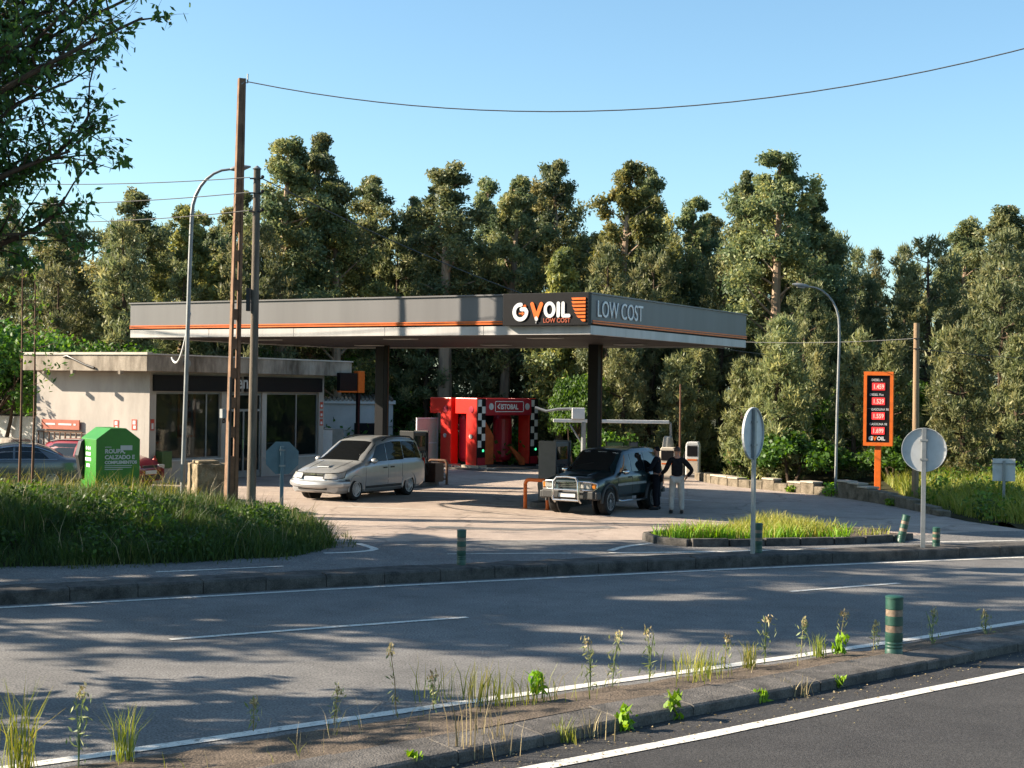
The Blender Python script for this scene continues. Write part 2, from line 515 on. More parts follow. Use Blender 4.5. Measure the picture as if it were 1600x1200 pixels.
def quads_mesh(name, V, m, tint=None):
    """V: (N,4,3) array of quads -> one mesh, 'tint' per face."""
    N = len(V)
    me = bpy.data.meshes.new(name)
    me.vertices.add(N * 4)
    me.vertices.foreach_set('co', np.ascontiguousarray(V, dtype=np.float32).ravel())
    me.loops.add(N * 4)
    me.loops.foreach_set('vertex_index', np.arange(N * 4, dtype=np.int32))
    me.polygons.add(N)
    me.polygons.foreach_set('loop_start', np.arange(0, N * 4, 4, dtype=np.int32))
    me.update(calc_edges=True)
    if tint is not None:
        a = me.attributes.new('tint', 'FLOAT', 'FACE')
        a.data.foreach_set('value', np.clip(tint, 0, 1).astype(np.float32))
    me.materials.append(M[m] if isinstance(m, str) else m)
    return me


def unit(a):
    return a / (np.linalg.norm(a, axis=1, keepdims=True) + 1e-9)


def leaf_quads(rng, P, length, width, axis=None, droop=0.0, nrm=None):
    """Pointed leaf quads at points P; axis: preferred long direction (N,3) or None."""
    N = len(P)
    d = rng.normal(size=(N, 3))
    if axis is not None:
        d = d * 0.55 + axis
    d[:, 2] -= droop
    d = unit(d)
    q = rng.normal(size=(N, 3))
    if nrm is not None:
        q = q * 0.7 + nrm
    b = unit(np.cross(d, q))
    L = (length * (0.6 + 0.8 * rng.random(N)))[:, None]
    W = (width * (0.6 + 0.8 * rng.random(N)))[:, None]
    base = P - d * L * 0.5
    return np.stack([base, base + d * L * 0.45 + b * W * 0.5, base + d * L, base + d * L * 0.45 - b * W * 0.5], axis=1)


def ellipsoid_pts(rng, c, r, n, shell=0.55):
    d = unit(rng.normal(size=(n, 3)))
    k = shell + (1 - shell) * rng.random(n)
    return np.array(c) + d * k[:, None] * np.array(r), d

# station frame: origin at the canopy's front corner, x along the drive lanes, y along the front fascia
SX, SY, SRZ = 1.8, 34.0, R(60)
def st(a, b, z=0.0):
    return (SX + a * 0.5 - b * 0.8660254, SY + a * 0.8660254 + b * 0.5, z)

# ------------------------------------------------------------------ ground and roads
def sheet(name, poly, z, m, label, parent=None):
    me = bpy.data.meshes.new(name)
    me.from_pydata([(x, y, z) for x, y in poly], [], [tuple(range(len(poly)))])
    bm = bmesh.new(); bm.from_mesh(me)
    for f in bm.faces:
        if f.normal.z < 0: f.normal_flip()
    bmesh.ops.triangulate(bm, faces=bm.faces)
    bm.to_mesh(me); bm.free()
    me.materials.append(M[m])
    o = new_obj(name, me, parent)
    if parent is None:
        tag(o, label, kind='structure')
    return o


def smooth_path(pts, step=0.5):
    """Catmull-Rom resampling of a 2-d polyline."""
    out = []
    P = [Vector((*p, 0)) for p in pts]
    P = [P[0] * 2 - P[1]] + P + [P[-1] * 2 - P[-2]]
    for i in range(1, len(P) - 2):
        a, b, c, d = P[i - 1], P[i], P[i + 1], P[i + 2]
        n = max(1, int((c - b).length / step))
        for k in range(n):
            t = k / n
            q = 0.5 * ((2 * b) + (c - a) * t + (2 * a - 5 * b + 4 * c - d) * t * t + (3 * b - a - 3 * c + d) * t ** 3)
            out.append((q.x, q.y))
    out.append((P[-2].x, P[-2].y))
    return out


def offset(path, d):
    """Offset to the left of the direction of travel by d."""
    out = []
    for i, (x, y) in enumerate(path):
        x0, y0 = path[max(0, i - 1)]
        x1, y1 = path[min(len(path) - 1, i + 1)]
        L = math.hypot(x1 - x0, y1 - y0)
        out.append((x - (y1 - y0) / L * d, y + (x1 - x0) / L * d))
    return out


def resample(path, step):
    out = [path[0]]
    acc = 0.0
    for (x0, y0), (x1, y1) in zip(path[:-1], path[1:]):
        L = math.hypot(x1 - x0, y1 - y0)
        while acc + L >= step:
            t = (step - acc) / L
            x0, y0 = x0 + (x1 - x0) * t, y0 + (y1 - y0) * t
            out.append((x0, y0))
            L = math.hypot(x1 - x0, y1 - y0)
            acc = 0.0
        acc += L
    return out


def strip(name, path, w, z, m, parent=None, ragged=0.0, seed=1):
    """A painted strip of width w centred on path."""
    rr = random.Random(seed)
    l = offset(path, w / 2)
    r = offset(path, -w / 2)
    b = MB()
    vs = []
    for p, q in zip(l, r):
        j = rr.uniform(-ragged, ragged)
        k = rr.uniform(-ragged, ragged)
        vs += [(p[0], p[1] + j, z), (q[0], q[1] + k, z)]
    b.add(vs, [(2 * i, 2 * i + 1, 2 * i + 3, 2 * i + 2) for i in range(len(l) - 1)])
    o = b.build(name, m, parent)
    return o


far_line = smooth_path([(-40, 5.5), (-25, 12.4), (-18, 15.65), (-14, 17.5), (-10.5, 19.2), (-7.2, 20.85), (-2.4, 23.43), (0.37, 24.83), (3.48, 26.32), (6.68, 27.75), (10.21, 29.24), (14, 30.8), (18, 32.4), (26, 35.6), (45, 43)])
near_line = smooth_path([(-40, -12), (-25, -2.2), (-15, 4.6), (-11, 7.35), (-8, 9.5), (-4.11, 12.22), (-1.44, 14.24), (1.47, 16.4), (4.27, 18.48), (7.3, 20.87), (11, 23.75), (14.5, 26.4), (18, 29), (26, 34.7), (45, 48)])
kerb_front = smooth_path([(-40, -22), (-20, -4.6), (-12, 2.4), (-8, 5.9), (-5, 8.5), (-2.7, 10.52), (-0.6, 12.41), (1.27, 14.08), (3.52, 15.98), (6.5, 18.56), (10, 21.6), (13.5, 24.5), (17, 27.4), (26, 33.8), (45, 47)])
near_paint = smooth_path([(-30, -12), (-14, 1.0), (-8, 5.85), (-5.2, 8.1), (-3, 9.85), (-1.3, 11.2), (0.26, 12.46), (1.83, 13.7), (3.7, 15.27), (6.02, 17.18), (10, 20.5), (13.5, 23.35), (17, 26.2), (26, 32.8), (45, 46)])

sheet('ground', [(-600, -600), (600, -600), (600, 900), (-600, 900)], -0.10, 'soil', 'dark soil and leaf litter of the surrounding land')
mid_near = offset(near_line, -0.6)
mid_far = offset(far_line, 0.6)
near_road = sheet('near_road', mid_near + [(60, 30), (60, -60), (-60, -60)], -0.004, 'road_new', 'dark asphalt of the nearest carriageway')
main_road = sheet('main_road', offset(near_line, -0.6) + offset(far_line, 0.6)[::-1], 0.0, 'road_old', 'worn grey asphalt of the main carriageway')
bank_edge = [(6.2, 60), (6.9, 54.2), (7.3, 51.2), (10.05, 46.0), (11.1, 42.4), (11.6, 37.4), (12.4, 35.0), (15, 34.4), (22, 36.3), (45, 46)]
forecourt = sheet('forecourt', offset(far_line, 0.6) + bank_edge[::-1] + [(-6, 66), (-40, 60), (-60, 30)], 0.004, 'forecourt', 'bleached pinkish asphalt of the filling station forecourt')
# the service lane in front of the forecourt is greyer than the forecourt itself
lane = sheet('service_lane', offset(far_line, 0.9)[:] + [(24, 38), (11.0, 34.6), (8.5, 33.0), (3.0, 31.6), (-1, 30.9), (-3.6, 30.2), (-9, 28.6), (-20, 24), (-45, 12)], 0.010, 'road_old', 'grey asphalt service lane behind the far kerb')

# painted lines
strip('edge_line', far_line, 0.13, 0.008, 'line', main_road, 0.01, 2)
strip('edge_line', near_line, 0.16, 0.008, 'line', main_road, 0.012, 3)
strip('edge_line', near_paint, 0.17, 0.004, 'line', near_road, 0.008, 4)
for a, b in (((-4.24, 18.44), (-0.58, 20.57)), ((4.52, 23.69), (6.6, 24.93)), ((13.5, 28.2), (17, 29.9)), ((-13, 13.2), (-9.3, 15.4))):
    strip('lane_dash', smooth_path([a, ((a[0] + b[0]) / 2, (a[1] + b[1]) / 2 + 0.02), b]), 0.12, 0.008, 'line', main_road, 0.006, 5)
strip('curved_marking', smooth_path([(-3.55, 28.15), (-2.95, 28.45), (-2.65, 28.95), (-2.95, 29.7), (-3.1, 30.0)], 0.25), 0.16, 0.016, 'line', lane, 0.01, 6)
strip('worn_marking', smooth_path([(-6.0, 25.0), (-5.0, 25.5), (-4.0, 26.05)]), 0.10, 0.016, 'line', lane, 0.02, 7)
strip('worn_marking', smooth_path([(-1.2, 28.3), (0.2, 28.6), (1.2, 28.75)]), 0.10, 0.016, 'line', lane, 0.02, 8)
strip('worn_marking', smooth_path([(2.0, 29.3), (2.35, 30.1), (3.0, 30.9)], 0.3), 0.16, 0.016, 'line', lane, 0.02, 9)
strip('worn_marking', smooth_path([(1.95, 28.9), (3.6, 29.25), (5.6, 29.9), (8.0, 30.8)], 0.3), 0.14, 0.016, 'line', lane, 0.02, 10)
strip('worn_marking', smooth_path([(9.0, 31.9), (10.2, 32.2), (12.5, 33.0)], 0.3), 0.12, 0.016, 'line', lane, 0.02, 12)
strip('repair_patch', smooth_path([(-1.9, 33.8), (0.5, 33.6), (2.4, 34.5)], 0.4), 0.5, 0.009, 'road_old', forecourt, 0.10, 11)
for k, (x0, y0, x1, y1) in enumerate(((-1.2, 40.7, 0.3, 40.2), (-2.6, 43.4, -1.4, 43.0), (3.4, 45.0, 5.6, 43.2), (-4.6, 39.4, -2.2, 38.6))):
    strip('faded_bay_line', smooth_path([(x0, y0), ((x0 + x1) / 2, (y0 + y1) / 2), (x1, y1)]), 0.10, 0.009, 'line', forecourt, 0.02, 20 + k)


# ------------------------------------------------------------------ kerbs and medians
def kerb_stones(parent, path, prof, m, x0, x1, step=1.0, seed=0):
    """Individual kerb stones along path; prof = [(inward offset, z)...] cross-section."""
    rr = random.Random(seed)
    pts = resample(path, step)
    for (ax, ay), (bx, by) in zip(pts[:-1], pts[1:]):
        if not (x0 < (ax + bx) / 2 < x1):
            continue
        L = math.hypot(bx - ax, by - ay)
        dx, dy = (bx - ax) / L, (by - ay) / L
        nx, ny = -dy, dx
        g = 0.004
        jz = rr.uniform(-0.006, 0.006)
        jo = rr.uniform(-0.006, 0.006)
        vs = []
        for t in (g, L - g):
            tz = rr.uniform(-0.006, 0.006)
            for (o, z) in prof:
                o2 = o + jo
                vs.append((ax + dx * t + nx * o2, ay + dy * t + ny * o2, z + (jz + tz if z > 0.03 else 0)))
        n = len(prof)
        fs = [tuple(range(n)), tuple(range(n, 2 * n))[::-1]] + [(i, n + i, n + (i + 1) % n, (i + 1) % n) for i in range(n)]
        MB().add(vs, fs).build('kerb_stone', m, parent, bev=0.008)


def median_top(name, path_f, path_b, zf, zb, m, label, rough=0.03, seed=1, flat=0.75):
    """Earth fill between two paths of equal sampling, gently uneven."""
    rng = np.random.default_rng(seed)
    n = 160
    def at(path, t):
        k = t * (len(path) - 1)
        i = min(int(k), len(path) - 2)
        f = k - i
        return (path[i][0] * (1 - f) + path[i + 1][0] * f, path[i][1] * (1 - f) + path[i + 1][1] * f)
    vs, fs = [], []
    mcols = 7
    for i in range(n + 1):
        a = at(path_f, i / n)
        b = at(path_b, i / n)
        for j in range(mcols):
            s = j / (mcols - 1)
            z = zf + (zb - zf) * max(0, (s - flat) / (1 - flat)) + (rng.normal() * rough if 0 < j < mcols - 1 else 0)
            if j == mcols - 1: z = -0.02
            vs.append((a[0] * (1 - s) + b[0] * s, a[1] * (1 - s) + b[1] * s, z))
    for i in range(n):
        for j in range(mcols - 1):
            k = i * mcols + j
            fs.append((k, k + mcols, k + mcols + 1, k + 1))
    o = MB().add(vs, fs).build(name, m, None, smooth=True, sharp=80)
    return tag(o, label, kind='structure')


def clip_path(path, x0, x1):
    return [p for p in path if x0 <= p[0] <= x1]

near_median = median_top('near_median', clip_path(offset(kerb_front, 0.42), -12, 24), clip_path(offset(near_line, -0.14), -12, 24),
                         0.135, 0.012, 'earth', 'earth-filled median strip in the foreground', 0.010, 3, flat=0.05)
kerb_stones(near_median, clip_path(kerb_front, -9, 16), [(0, -0.08), (0.0, 0.085), (0.03, 0.105), (0.46, 0.140), (0.46, -0.08)], 'kerb', -9, 16, 1.0, 4)
far_kerb = offset(far_line, 0.28)
far_median = median_top('far_median', clip_path(offset(far_line, 0.48), -16, 26), clip_path(offset(far_line, 1.12), -16, 26),
                        0.20, 0.16, 'kerb_dark', 'narrow raised median between main road and service lane', 0.008, 5)
kerb_stones(far_median, clip_path(far_kerb, -14, 20), [(0, -0.06), (0.0, 0.17), (0.03, 0.20), (0.24, 0.208), (0.24, -0.06)], 'kerb_dark', -14, 20, 1.0, 6)

# small planted island at the station exit
isl_f = smooth_path([(2.95, 31.6), (3.15, 30.75), (3.6, 30.35), (5.4, 30.75), (7.2, 31.35), (8.5, 32.1), (8.9, 32.6)], 0.4)
isl_b = smooth_path([(2.95, 31.6), (3.5, 32.3), (4.6, 33.2), (6.2, 33.7), (7.6, 33.6), (8.5, 33.1), (8.9, 32.6)], 0.4)
island = tag(MB().prism(isl_f + isl_b[::-1][1:-1], 'z', -0.02, 0.10).build('exit_island', 'earth'), 'low kerbed island at the station exit', kind='structure')
for k, pth in enumerate((isl_f, isl_b)):
    sgn = 1 if k == 0 else -1
    pts = resample(pth, 0.8)
    for (ax, ay), (bx, by) in zip(pts[:-1], pts[1:]):
        L = math.hypot(bx - ax, by - ay)
        dx, dy = (bx - ax) / L, (by - ay) / L
        nx, ny = dy * sgn, -dx * sgn
        c = lambda t, o, z: (ax + dx * t + nx * o, ay + dy * t + ny * o, z)
        h = 0.17 + random.uniform(-.015, .015)
        vs = [c(t, o, z) for t in (0.012, L - 0.012) for (o, z) in ((-0.03, -0.02), (0.13, -0.02), (0.12, h), (-0.03, h))]
        MB().add(vs, [(0, 1, 2, 3), (7, 6, 5, 4), (0, 4, 5, 1), (1, 5, 6, 2), (2, 6, 7, 3), (3, 7, 4, 0)]).build('kerb_stone', 'kerb_dark', island, bev=0.015)

# grassy verge on the left: a low mound
verge_poly = [(-45, 12), (-20, 20.5), (-12, 24.0), (-8.75, 25.3), (-5.69, 26.4), (-3.95, 27.7), (-3.5, 29.2), (-4.3, 33.2), (-5.7, 36.6), (-7.6, 39.2), (-10.6, 42.0), (-15.6, 43.0), (-45, 40)]
VP = np.array(verge_poly)
def poly_dist(P, poly):
    """signed inside distance (positive inside) of points P (N,2)."""
    N = len(P)
    dmin = np.full(N, 1e9)
    ins = np.zeros(N, bool)
    for i in range(len(poly)):
        a = poly[i]; b = poly[(i + 1) % len(poly)]
        ab = b - a
        t = np.clip(((P - a) @ ab) / (ab @ ab), 0, 1)
        q = a + t[:, None] * ab
        dmin = np.minimum(dmin, np.hypot(*(P - q).T))
        c = ((a[1] > P[:, 1]) != (b[1] > P[:, 1]))
        with np.errstate(divide='ignore', invalid='ignore'):
            xi = (b[0] - a[0]) * (P[:, 1] - a[1]) / (b[1] - a[1]) + a[0]
        ins ^= c & (P[:, 0] < xi)
    return np.where(ins, dmin, -dmin)

def verge_z(P):
    d = poly_dist(P, VP)
    k = np.clip(d / 2.2, 0, 1)
    k = k * k * (3 - 2 * k)
    left = np.clip((-P[:, 0] - 3.5) / 6.0, 0.10, 1.0) * np.clip((39.5 - P[:, 1]) / 9.0, 0.0, 1.0)
    bumps = 0.06 * np.sin(P[:, 0] * 1.3 + 0.7 * P[:, 1]) * np.sin(P[:, 1] * 0.9) * k
    return np.where(d > 0, 0.02 + 0.62 * k * left + bumps, -0.05)

gx = np.arange(-45, -3.2, 0.35)
gy = np.arange(12, 43.2, 0.35)
GX, GY = np.meshgrid(gx, gy, indexing='ij')
gp = np.stack([GX.ravel(), GY.ravel()], 1)
gz = verge_z(gp)
gd = poly_dist(gp, VP)
keep = (gd > -0.3).reshape(GX.shape)
fs = []
ny = len(gy)
for i in range(len(gx) - 1):
    for j in range(ny - 1):
        if keep[i, j] and keep[i + 1, j] and keep[i, j + 1] and keep[i + 1, j + 1]:
            fs.append((i * ny + j, (i + 1) * ny + j, (i + 1) * ny + j + 1, i * ny + j + 1))
verge = MB().add(np.column_stack([gp, gz]).tolist(), fs).build('verge', 'soil', None, smooth=True, sharp=80)
tag(verge, 'mounded grass verge in front of the shop', kind='structure')

# bank on the right, beyond the low wall
bank_poly = np.array([(12.0, 37.4), (12.7, 35.3), (15, 34.8), (22, 36.8), (45, 46.5), (45, 75), (7.5, 75), (7.4, 53), (10.5, 46.4), (11.5, 42.6)])
def bank_z(P):
    d = poly_dist(P, bank_poly)
    k = np.clip(d / 4.0, 0, 1)
    return np.where(d > 0, 0.02 + 0.35 * k + 0.06 * np.sin(P[:, 0] * 1.1) * np.sin(P[:, 1] * 0.8) * k, -0.05)
gx = np.arange(7, 45, 0.6); gy = np.arange(34, 75, 0.6)
GX, GY = np.meshgrid(gx, gy, indexing='ij')
gp = np.stack([GX.ravel(), GY.ravel()], 1)
keep = (poly_dist(gp, bank_poly) > -0.45).reshape(GX.shape)
fs = []
ny = len(gy)
for i in range(len(gx) - 1):
    for j in range(ny - 1):
        if keep[i, j] and keep[i + 1, j] and keep[i, j + 1] and keep[i + 1, j + 1]:
            fs.append((i * ny + j, (i + 1) * ny + j, (i + 1) * ny + j + 1, i * ny + j + 1))
bank = MB().add(np.column_stack([gp, bank_z(gp)]).tolist(), fs).build('bank', 'soil', None, smooth=True, sharp=80)
tag(bank, 'grassy bank rising behind the low wall on the right', kind='structure')

# ------------------------------------------------------------------ low wall along the forecourt's right edge
wall = thing('low_wall', 'low rough stone wall edging the forecourt below the forest', 'wall')
wall_path = resample(smooth_path([(6.75, 55.2), (7.2, 51.3), (8.6, 48.4), (10.0, 46.0), (11.05, 42.4), (11.5, 38.4)], 0.3), 0.62)
rr = random.Random(12)
for i, ((ax, ay), (bx, by)) in enumerate(zip(wall_path[:-1], wall_path[1:])):
    L = math.hypot(bx - ax, by - ay)
    dx, dy = (bx - ax) / L, (by - ay) / L
    nx, ny = dy, -dx
    t = i / len(wall_path)
    H = (0.30 + rr.uniform(-.05, .05)) if t < 0.56 else (0.50 - (t - 0.56) * 0.9 + rr.uniform(-.04, .04))
    H = max(H, 0.16)
    def pc(s, o, z): return (ax + dx * s + nx * o, ay + dy * s + ny * o, z)
    th = 0.17 + rr.uniform(-.015, .015)
    vs = [pc(s, o, z) for s in (0.008, L - 0.008) for (o, z) in ((-th, -0.05), (th, -0.05), (th, H), (-th, H))]
    MB().add(vs, [(0, 1, 2, 3), (7, 6, 5, 4), (0, 4, 5, 1), (1, 5, 6, 2), (2, 6, 7, 3), (3, 7, 4, 0)]).build('stone', 'wall_stone', wall, bev=0.03)
    if i in (6, 7, 8, 11, 13, 14, 17, 18, 19):
        vs = [pc(s, o, z) for s in (0.004, L - 0.004) for (o, z) in ((-th - .03, H + 0.003), (th + .03, H + 0.003), (th + .03, H + 0.06), (-th - .03, H + 0.06))]
        MB().add(vs, [(0, 1, 2, 3), (7, 6, 5, 4), (0, 4, 5, 1), (1, 5, 6, 2), (2, 6, 7, 3), (3, 7, 4, 0)]).build('cap_stone', 'cap_stone', wall, bev=0.012)

# ------------------------------------------------------------------ filling-station canopy
can = thing('station_canopy', 'large flat filling station canopy with grey fascia and orange stripe', 'canopy', st(0, 0), SRZ)
CW, CL = 9.9, 14.45
ZB, ZG, ZF, ZT = 4.49, 4.70, 4.74, 5.43
MB().box(0.35, CW - 0.35, 0.35, CL - 0.35, 4.62, 5.30).build('roof_deck', 'soffit', can)
# soffit sheets with open joints, running along the fascia
n = 22
for i in range(n):
    w = (CW - 0.3) / n
    MB().box(0.15 + i * w + 0.012, 0.15 + (i + 1) * w - 0.012, 0.12, CL - 0.12, 4.515 + 0.01 * (i % 2), 4.56).build('soffit_strip', 'soffit', can)
for (x, y) in ((2.2, 2.4), (2.2, 6.8), (2.2, 11.4), (7.2, 2.4), (7.2, 6.8), (7.2, 11.4)):
    lb = MB().box(x - .18, x + .18, y - .45, y + .45, 4.485, 4.512).build('soffit_lamp', 'band', can, bev=0.008)
# upper fascia (corrugated sheet), one part per side
def fascia_sheet(side):
    b = MB()
    L = CL if side in 'lb' else CW
    n = int(L / 0.22)
    for i in range(n):
        t0, t1 = L * i / n, L * (i + 1) / n
        d0 = 0.0
        d1 = 0.0
        tm = (t0 + t1) / 2
        for (ta, tb, da, db) in ((t0, tm, d0, d1), (tm, t1, d1, d0)):
            if side == 'l': q = [(-da, ta), (-db, tb)]
            elif side == 'r': q = [(ta, -da), (tb, -db)]
            elif side == 'b': q = [(CW + da, ta), (CW + db, tb)]
            else: q = [(ta, CL + da), (tb, CL + db)]
            (xa, ya), (xb, yb) = q
            b.add([(xa, ya, ZF), (xb, yb, ZF), (xb, yb, ZT), (xa, ya, ZT)], [(0, 1, 2, 3)])
    return b.build('fascia_sheet', 'fascia', can)
for sd in 'lrbx':
    fascia_sheet(sd)
MB().box(0.01, CW - .01, 0.01, CL - .01, ZF + .02, ZT - .02).build('fascia_core', 'dark', can)
cap = MB()
cap.box(-0.035, 0.10, -0.035, CL + 0.035, ZT, ZT + 0.035)
cap.box(CW - 0.10, CW + 0.035, -0.035, CL + 0.035, ZT, ZT + 0.035)
cap.box(0.10, CW - 0.10, -0.035, 0.10, ZT, ZT + 0.035)
cap.box(0.10, CW - 0.10, CL - 0.10, CL + 0.035, ZT, ZT + 0.035)
cap.build('top_trim', 'fascia', can)
# twin orange stripes at the foot of the fascia
for (z0, z1) in ((ZF + 0.0, ZF + 0.035), (ZF + 0.055, ZF + 0.085)):
    MB().box(-0.03, -0.016, 2.35, CL, z0, z1).build('orange_stripe', 'orange', can)
    MB().box(0.06, CW, -0.03, -0.016, z0, z1).build('orange_stripe', 'orange', can)
# recessed dark gap and the pale lower band, in panels
MB().box(0.06, CW - .06, 0.06, CL - .06, ZG, ZF + 0.03).build('shadow_gap', 'dark', can)
bl = np.linspace(0, CL, 6)
for a, b in zip(bl[:-1], bl[1:]):
    MB().box(0.0, 0.10, a + (0.004 if a else 0.0), b - 0.004, ZB, ZG).build('band_panel', 'band', can, bev=0.006)
    MB().box(CW - 0.10, CW, a + 0.004, b - 0.004, ZB, ZG).build('band_panel', 'band', can)
bl = np.linspace(0.103, CW - .103, 4)
for a, b in zip(bl[:-1], bl[1:]):
    MB().box(a + 0.003, b - 0.003, 0.0, 0.10, ZB, ZG).build('band_panel', 'band', can, bev=0.006)
    MB().box(a + 0.003, b - 0.003, CL - .10, CL, ZB, ZG).build('band_panel', 'band', can)
# corner sign box, standing proud of the fascia
sign = MB().box(-0.17, -0.03, -0.03, 2.26, ZF - 0.04, ZT + 0.03).build('sign_panel', 'dark', can, bev=0.008)
fx = -0.175
XD, XR = (0, -1, 0), (1, 0, 0)
def stroke(pts, r, m, name, parent, depth=0.02, x=fx, n=10):
    """Flat rounded stroke on the plane x = const; pts are (s, z), s growing to the reader's right (-y)."""
    b = MB()
    for (p, q) in zip(pts[:-1], pts[1:]):
        dx, dz = q[0] - p[0], q[1] - p[1]
        L = math.hypot(dx, dz)
        if L < 1e-6: continue
        nx, nz = -dz / L * r, dx / L * r
        b.prism([(-(p[0] + nx), p[1] + nz), (-(p[0] - nx), p[1] - nz), (-(q[0] - nx), q[1] - nz), (-(q[0] + nx), q[1] + nz)], 'x', x - depth, x)
    for p in pts:
        b.prism([(-(p[0] + r * math.cos(t)), p[1] + r * math.sin(t)) for t in np.linspace(0, 2 * math.pi, n + 1)[:-1]], 'x', x - depth * 0.98, x)
    return b.build(name, m, parent)
gc, gr = (-1.77, 5.02), 0.165
arc = [(gc[0] + gr * math.cos(t), gc[1] + gr * 1.05 * math.sin(t)) for t in np.linspace(R(84), R(352), 26)]
stroke(arc + [(-1.60, 5.03), (-1.64, 5.085), (-1.74, 5.085)], 0.047, 'letter', 'emblem_curve', sign)
stroke([(-1.655, 5.155), (-1.650, 5.160)], 0.036, 'orange', 'emblem_dot', sign)
MB().prism([(1.80, 4.97), (1.72, 4.97), (1.72, 4.935), (1.65, 4.985), (1.72, 5.035), (1.72, 5.0), (1.80, 5.0)], 'x', fx - 0.028, fx - 0.003).build('emblem_arrow', 'orange', sign)
stroke([(-1.455, 5.205), (-1.345, 4.90)], 0.048, 'orange', 'emblem_stroke', sign)
stroke([(-1.205, 5.205), (-1.33, 4.90)], 0.047, 'orange', 'emblem_stroke', sign, depth=0.023)
stroke([(-1.335, 4.868), (-1.330, 4.850)], 0.042, 'letter', 'emblem_drop', sign, depth=0.028)
stroke([(-1.34, 4.79), (-1.345, 4.755)], 0.007, 'letter_grey', 'emblem_drip', sign)
ol = [(-0.985 + 0.115 * math.cos(t), 5.065 + 0.150 * math.sin(t)) for t in np.linspace(0, 2 * math.pi, 25)]
stroke(ol, 0.040, 'letter', 'letter_o', sign)
stroke([(-0.755, 5.21), (-0.755, 4.92)], 0.042, 'letter', 'letter_i', sign)
stroke([(-0.63, 5.21), (-0.63, 4.92), (-0.475, 4.92)], 0.042, 'letter', 'letter_l', sign)
lettering('LOW COST', 0.15, 'letter_red', sign, (fx - 0.004, 1.16, 4.765), XD, off=0.003, sx=0.92)
# orange bars fanning out at the corner
for i in range(7):
    z1 = 5.335 - i * 0.083
    s0 = -0.415 + (0.30 - math.sqrt(max(0.0, 0.30 ** 2 - (0.30 * (i / 6.2)) ** 2))) * 1.05
    s1 = s0 + (0.03 if i < 3 else 0.06)
    MB().prism([(-s0, z1), (-s1, z1 - 0.052), (0.045, z1 - 0.052), (0.045, z1)], 'x', fx - 0.02, fx + 0.002).build('orange_bar', 'orange', sign)
lettering('LOW COST', 0.55, 'letter', can, (0.27, -0.022, 4.915), XR, off=0.001, sx=0.88, ext=0.008)
# columns
for (a, b) in ((7.6, 3.7), (7.6, 11.17)):
    c = MB().box(a - .16, a + .16, b - .16, b + .16, 0.0, 4.52).build('column', 'dark', can, bev=0.012)
    MB().box(a + .07, a + .11, b - .172, b - .162, 0.1, 4.50).build('orange_stripe', 'rust', c)
    MB().box(a - .30, a + .30, b - .30, b + .30, 0.0, 0.32).build('column_foot', 'grey_pump', c, bev=0.02)

# ------------------------------------------------------------------ pump islands, pumps, hoop guards
def pump_island(b0, a0, a1, label):
    poly = []
    for k in range(9):
        t = math.pi * (0.5 + k / 8)
        poly.append((a0 + 0.45 + 0.45 * math.cos(t), 0.45 * math.sin(t)))
    for k in range(9):
        t = math.pi * (-0.5 + k / 8)
        poly.append((a1 - 0.45 + 0.45 * math.cos(t), 0.45 * math.sin(t)))
    o = MB().prism(poly, 'z', -0.02, 0.15).build('pump_island', 'kerb', None, bev=0.02)
    o.location = st(0, b0)
    o.rotation_euler = (0, 0, SRZ)
    tag(o, label, kind='structure')
    return o
pump_island(3.7, 4.35, 9.6, 'concrete pump island beside the dark off-roader')
pump_island(11.17, 4.9, 10.6, 'concrete pump island behind the silver minivan')


def fuel_pump(a, b, label, dark='grey_pump', hoses=True):
    t = thing('fuel_pump', label, 'fuel pump', st(a, b, 0.15), SRZ, 'fuel pumps under the canopy')
    MB().box(-.42, .42, -.25, .25, 0, 1.0).build('cabinet', dark, t, bev=0.02)
    MB().box(-.42, .42, -.22, .22, 1.0, 1.62).build('head', dark, t, bev=0.02)
    MB().box(-.44, -.40, -.27, .27, 0.02, 1.66).build('side_panel', dark, t, bev=0.01)
    MB().box(.40, .44, -.27, .27, 0.02, 1.66).build('side_panel', dark, t, bev=0.01)
    for s in (-1, 1):
        MB().box(-.30, .30, s * .222 - .008, s * .222 + .008, 1.15, 1.50).build('display', 'glass_car', t)
        MB().box(-.34, .34, s * .252 - .008, s * .252 + .008, .60, .95).build('front_panel', 'pump_light', t)
        if hoses:
            for x in (-.22, 0.0, .22):
                n = MB()
                n.tube([(x, s * .29, .78), (x, s * .33, .90), (x, s * .30, 1.02)], .025, 6)
                n.tube([(x, s * .30, .80), (x + .04, s * .42, .45), (x + .02, s * .38, .22), (x - .03, s * .31, .5), (x - .04, s * .27, .98)], .014, 6)
                n.build('nozzle_and_hose', 'black', t, smooth=True)
    return t
fuel_pump(5.25, 3.72, 'dark grey fuel pump just left of the dark off-roader', hoses=True)
fuel_pump(9.35, 11.1, 'black fuel pump behind the rear of the silver minivan', dark='black')


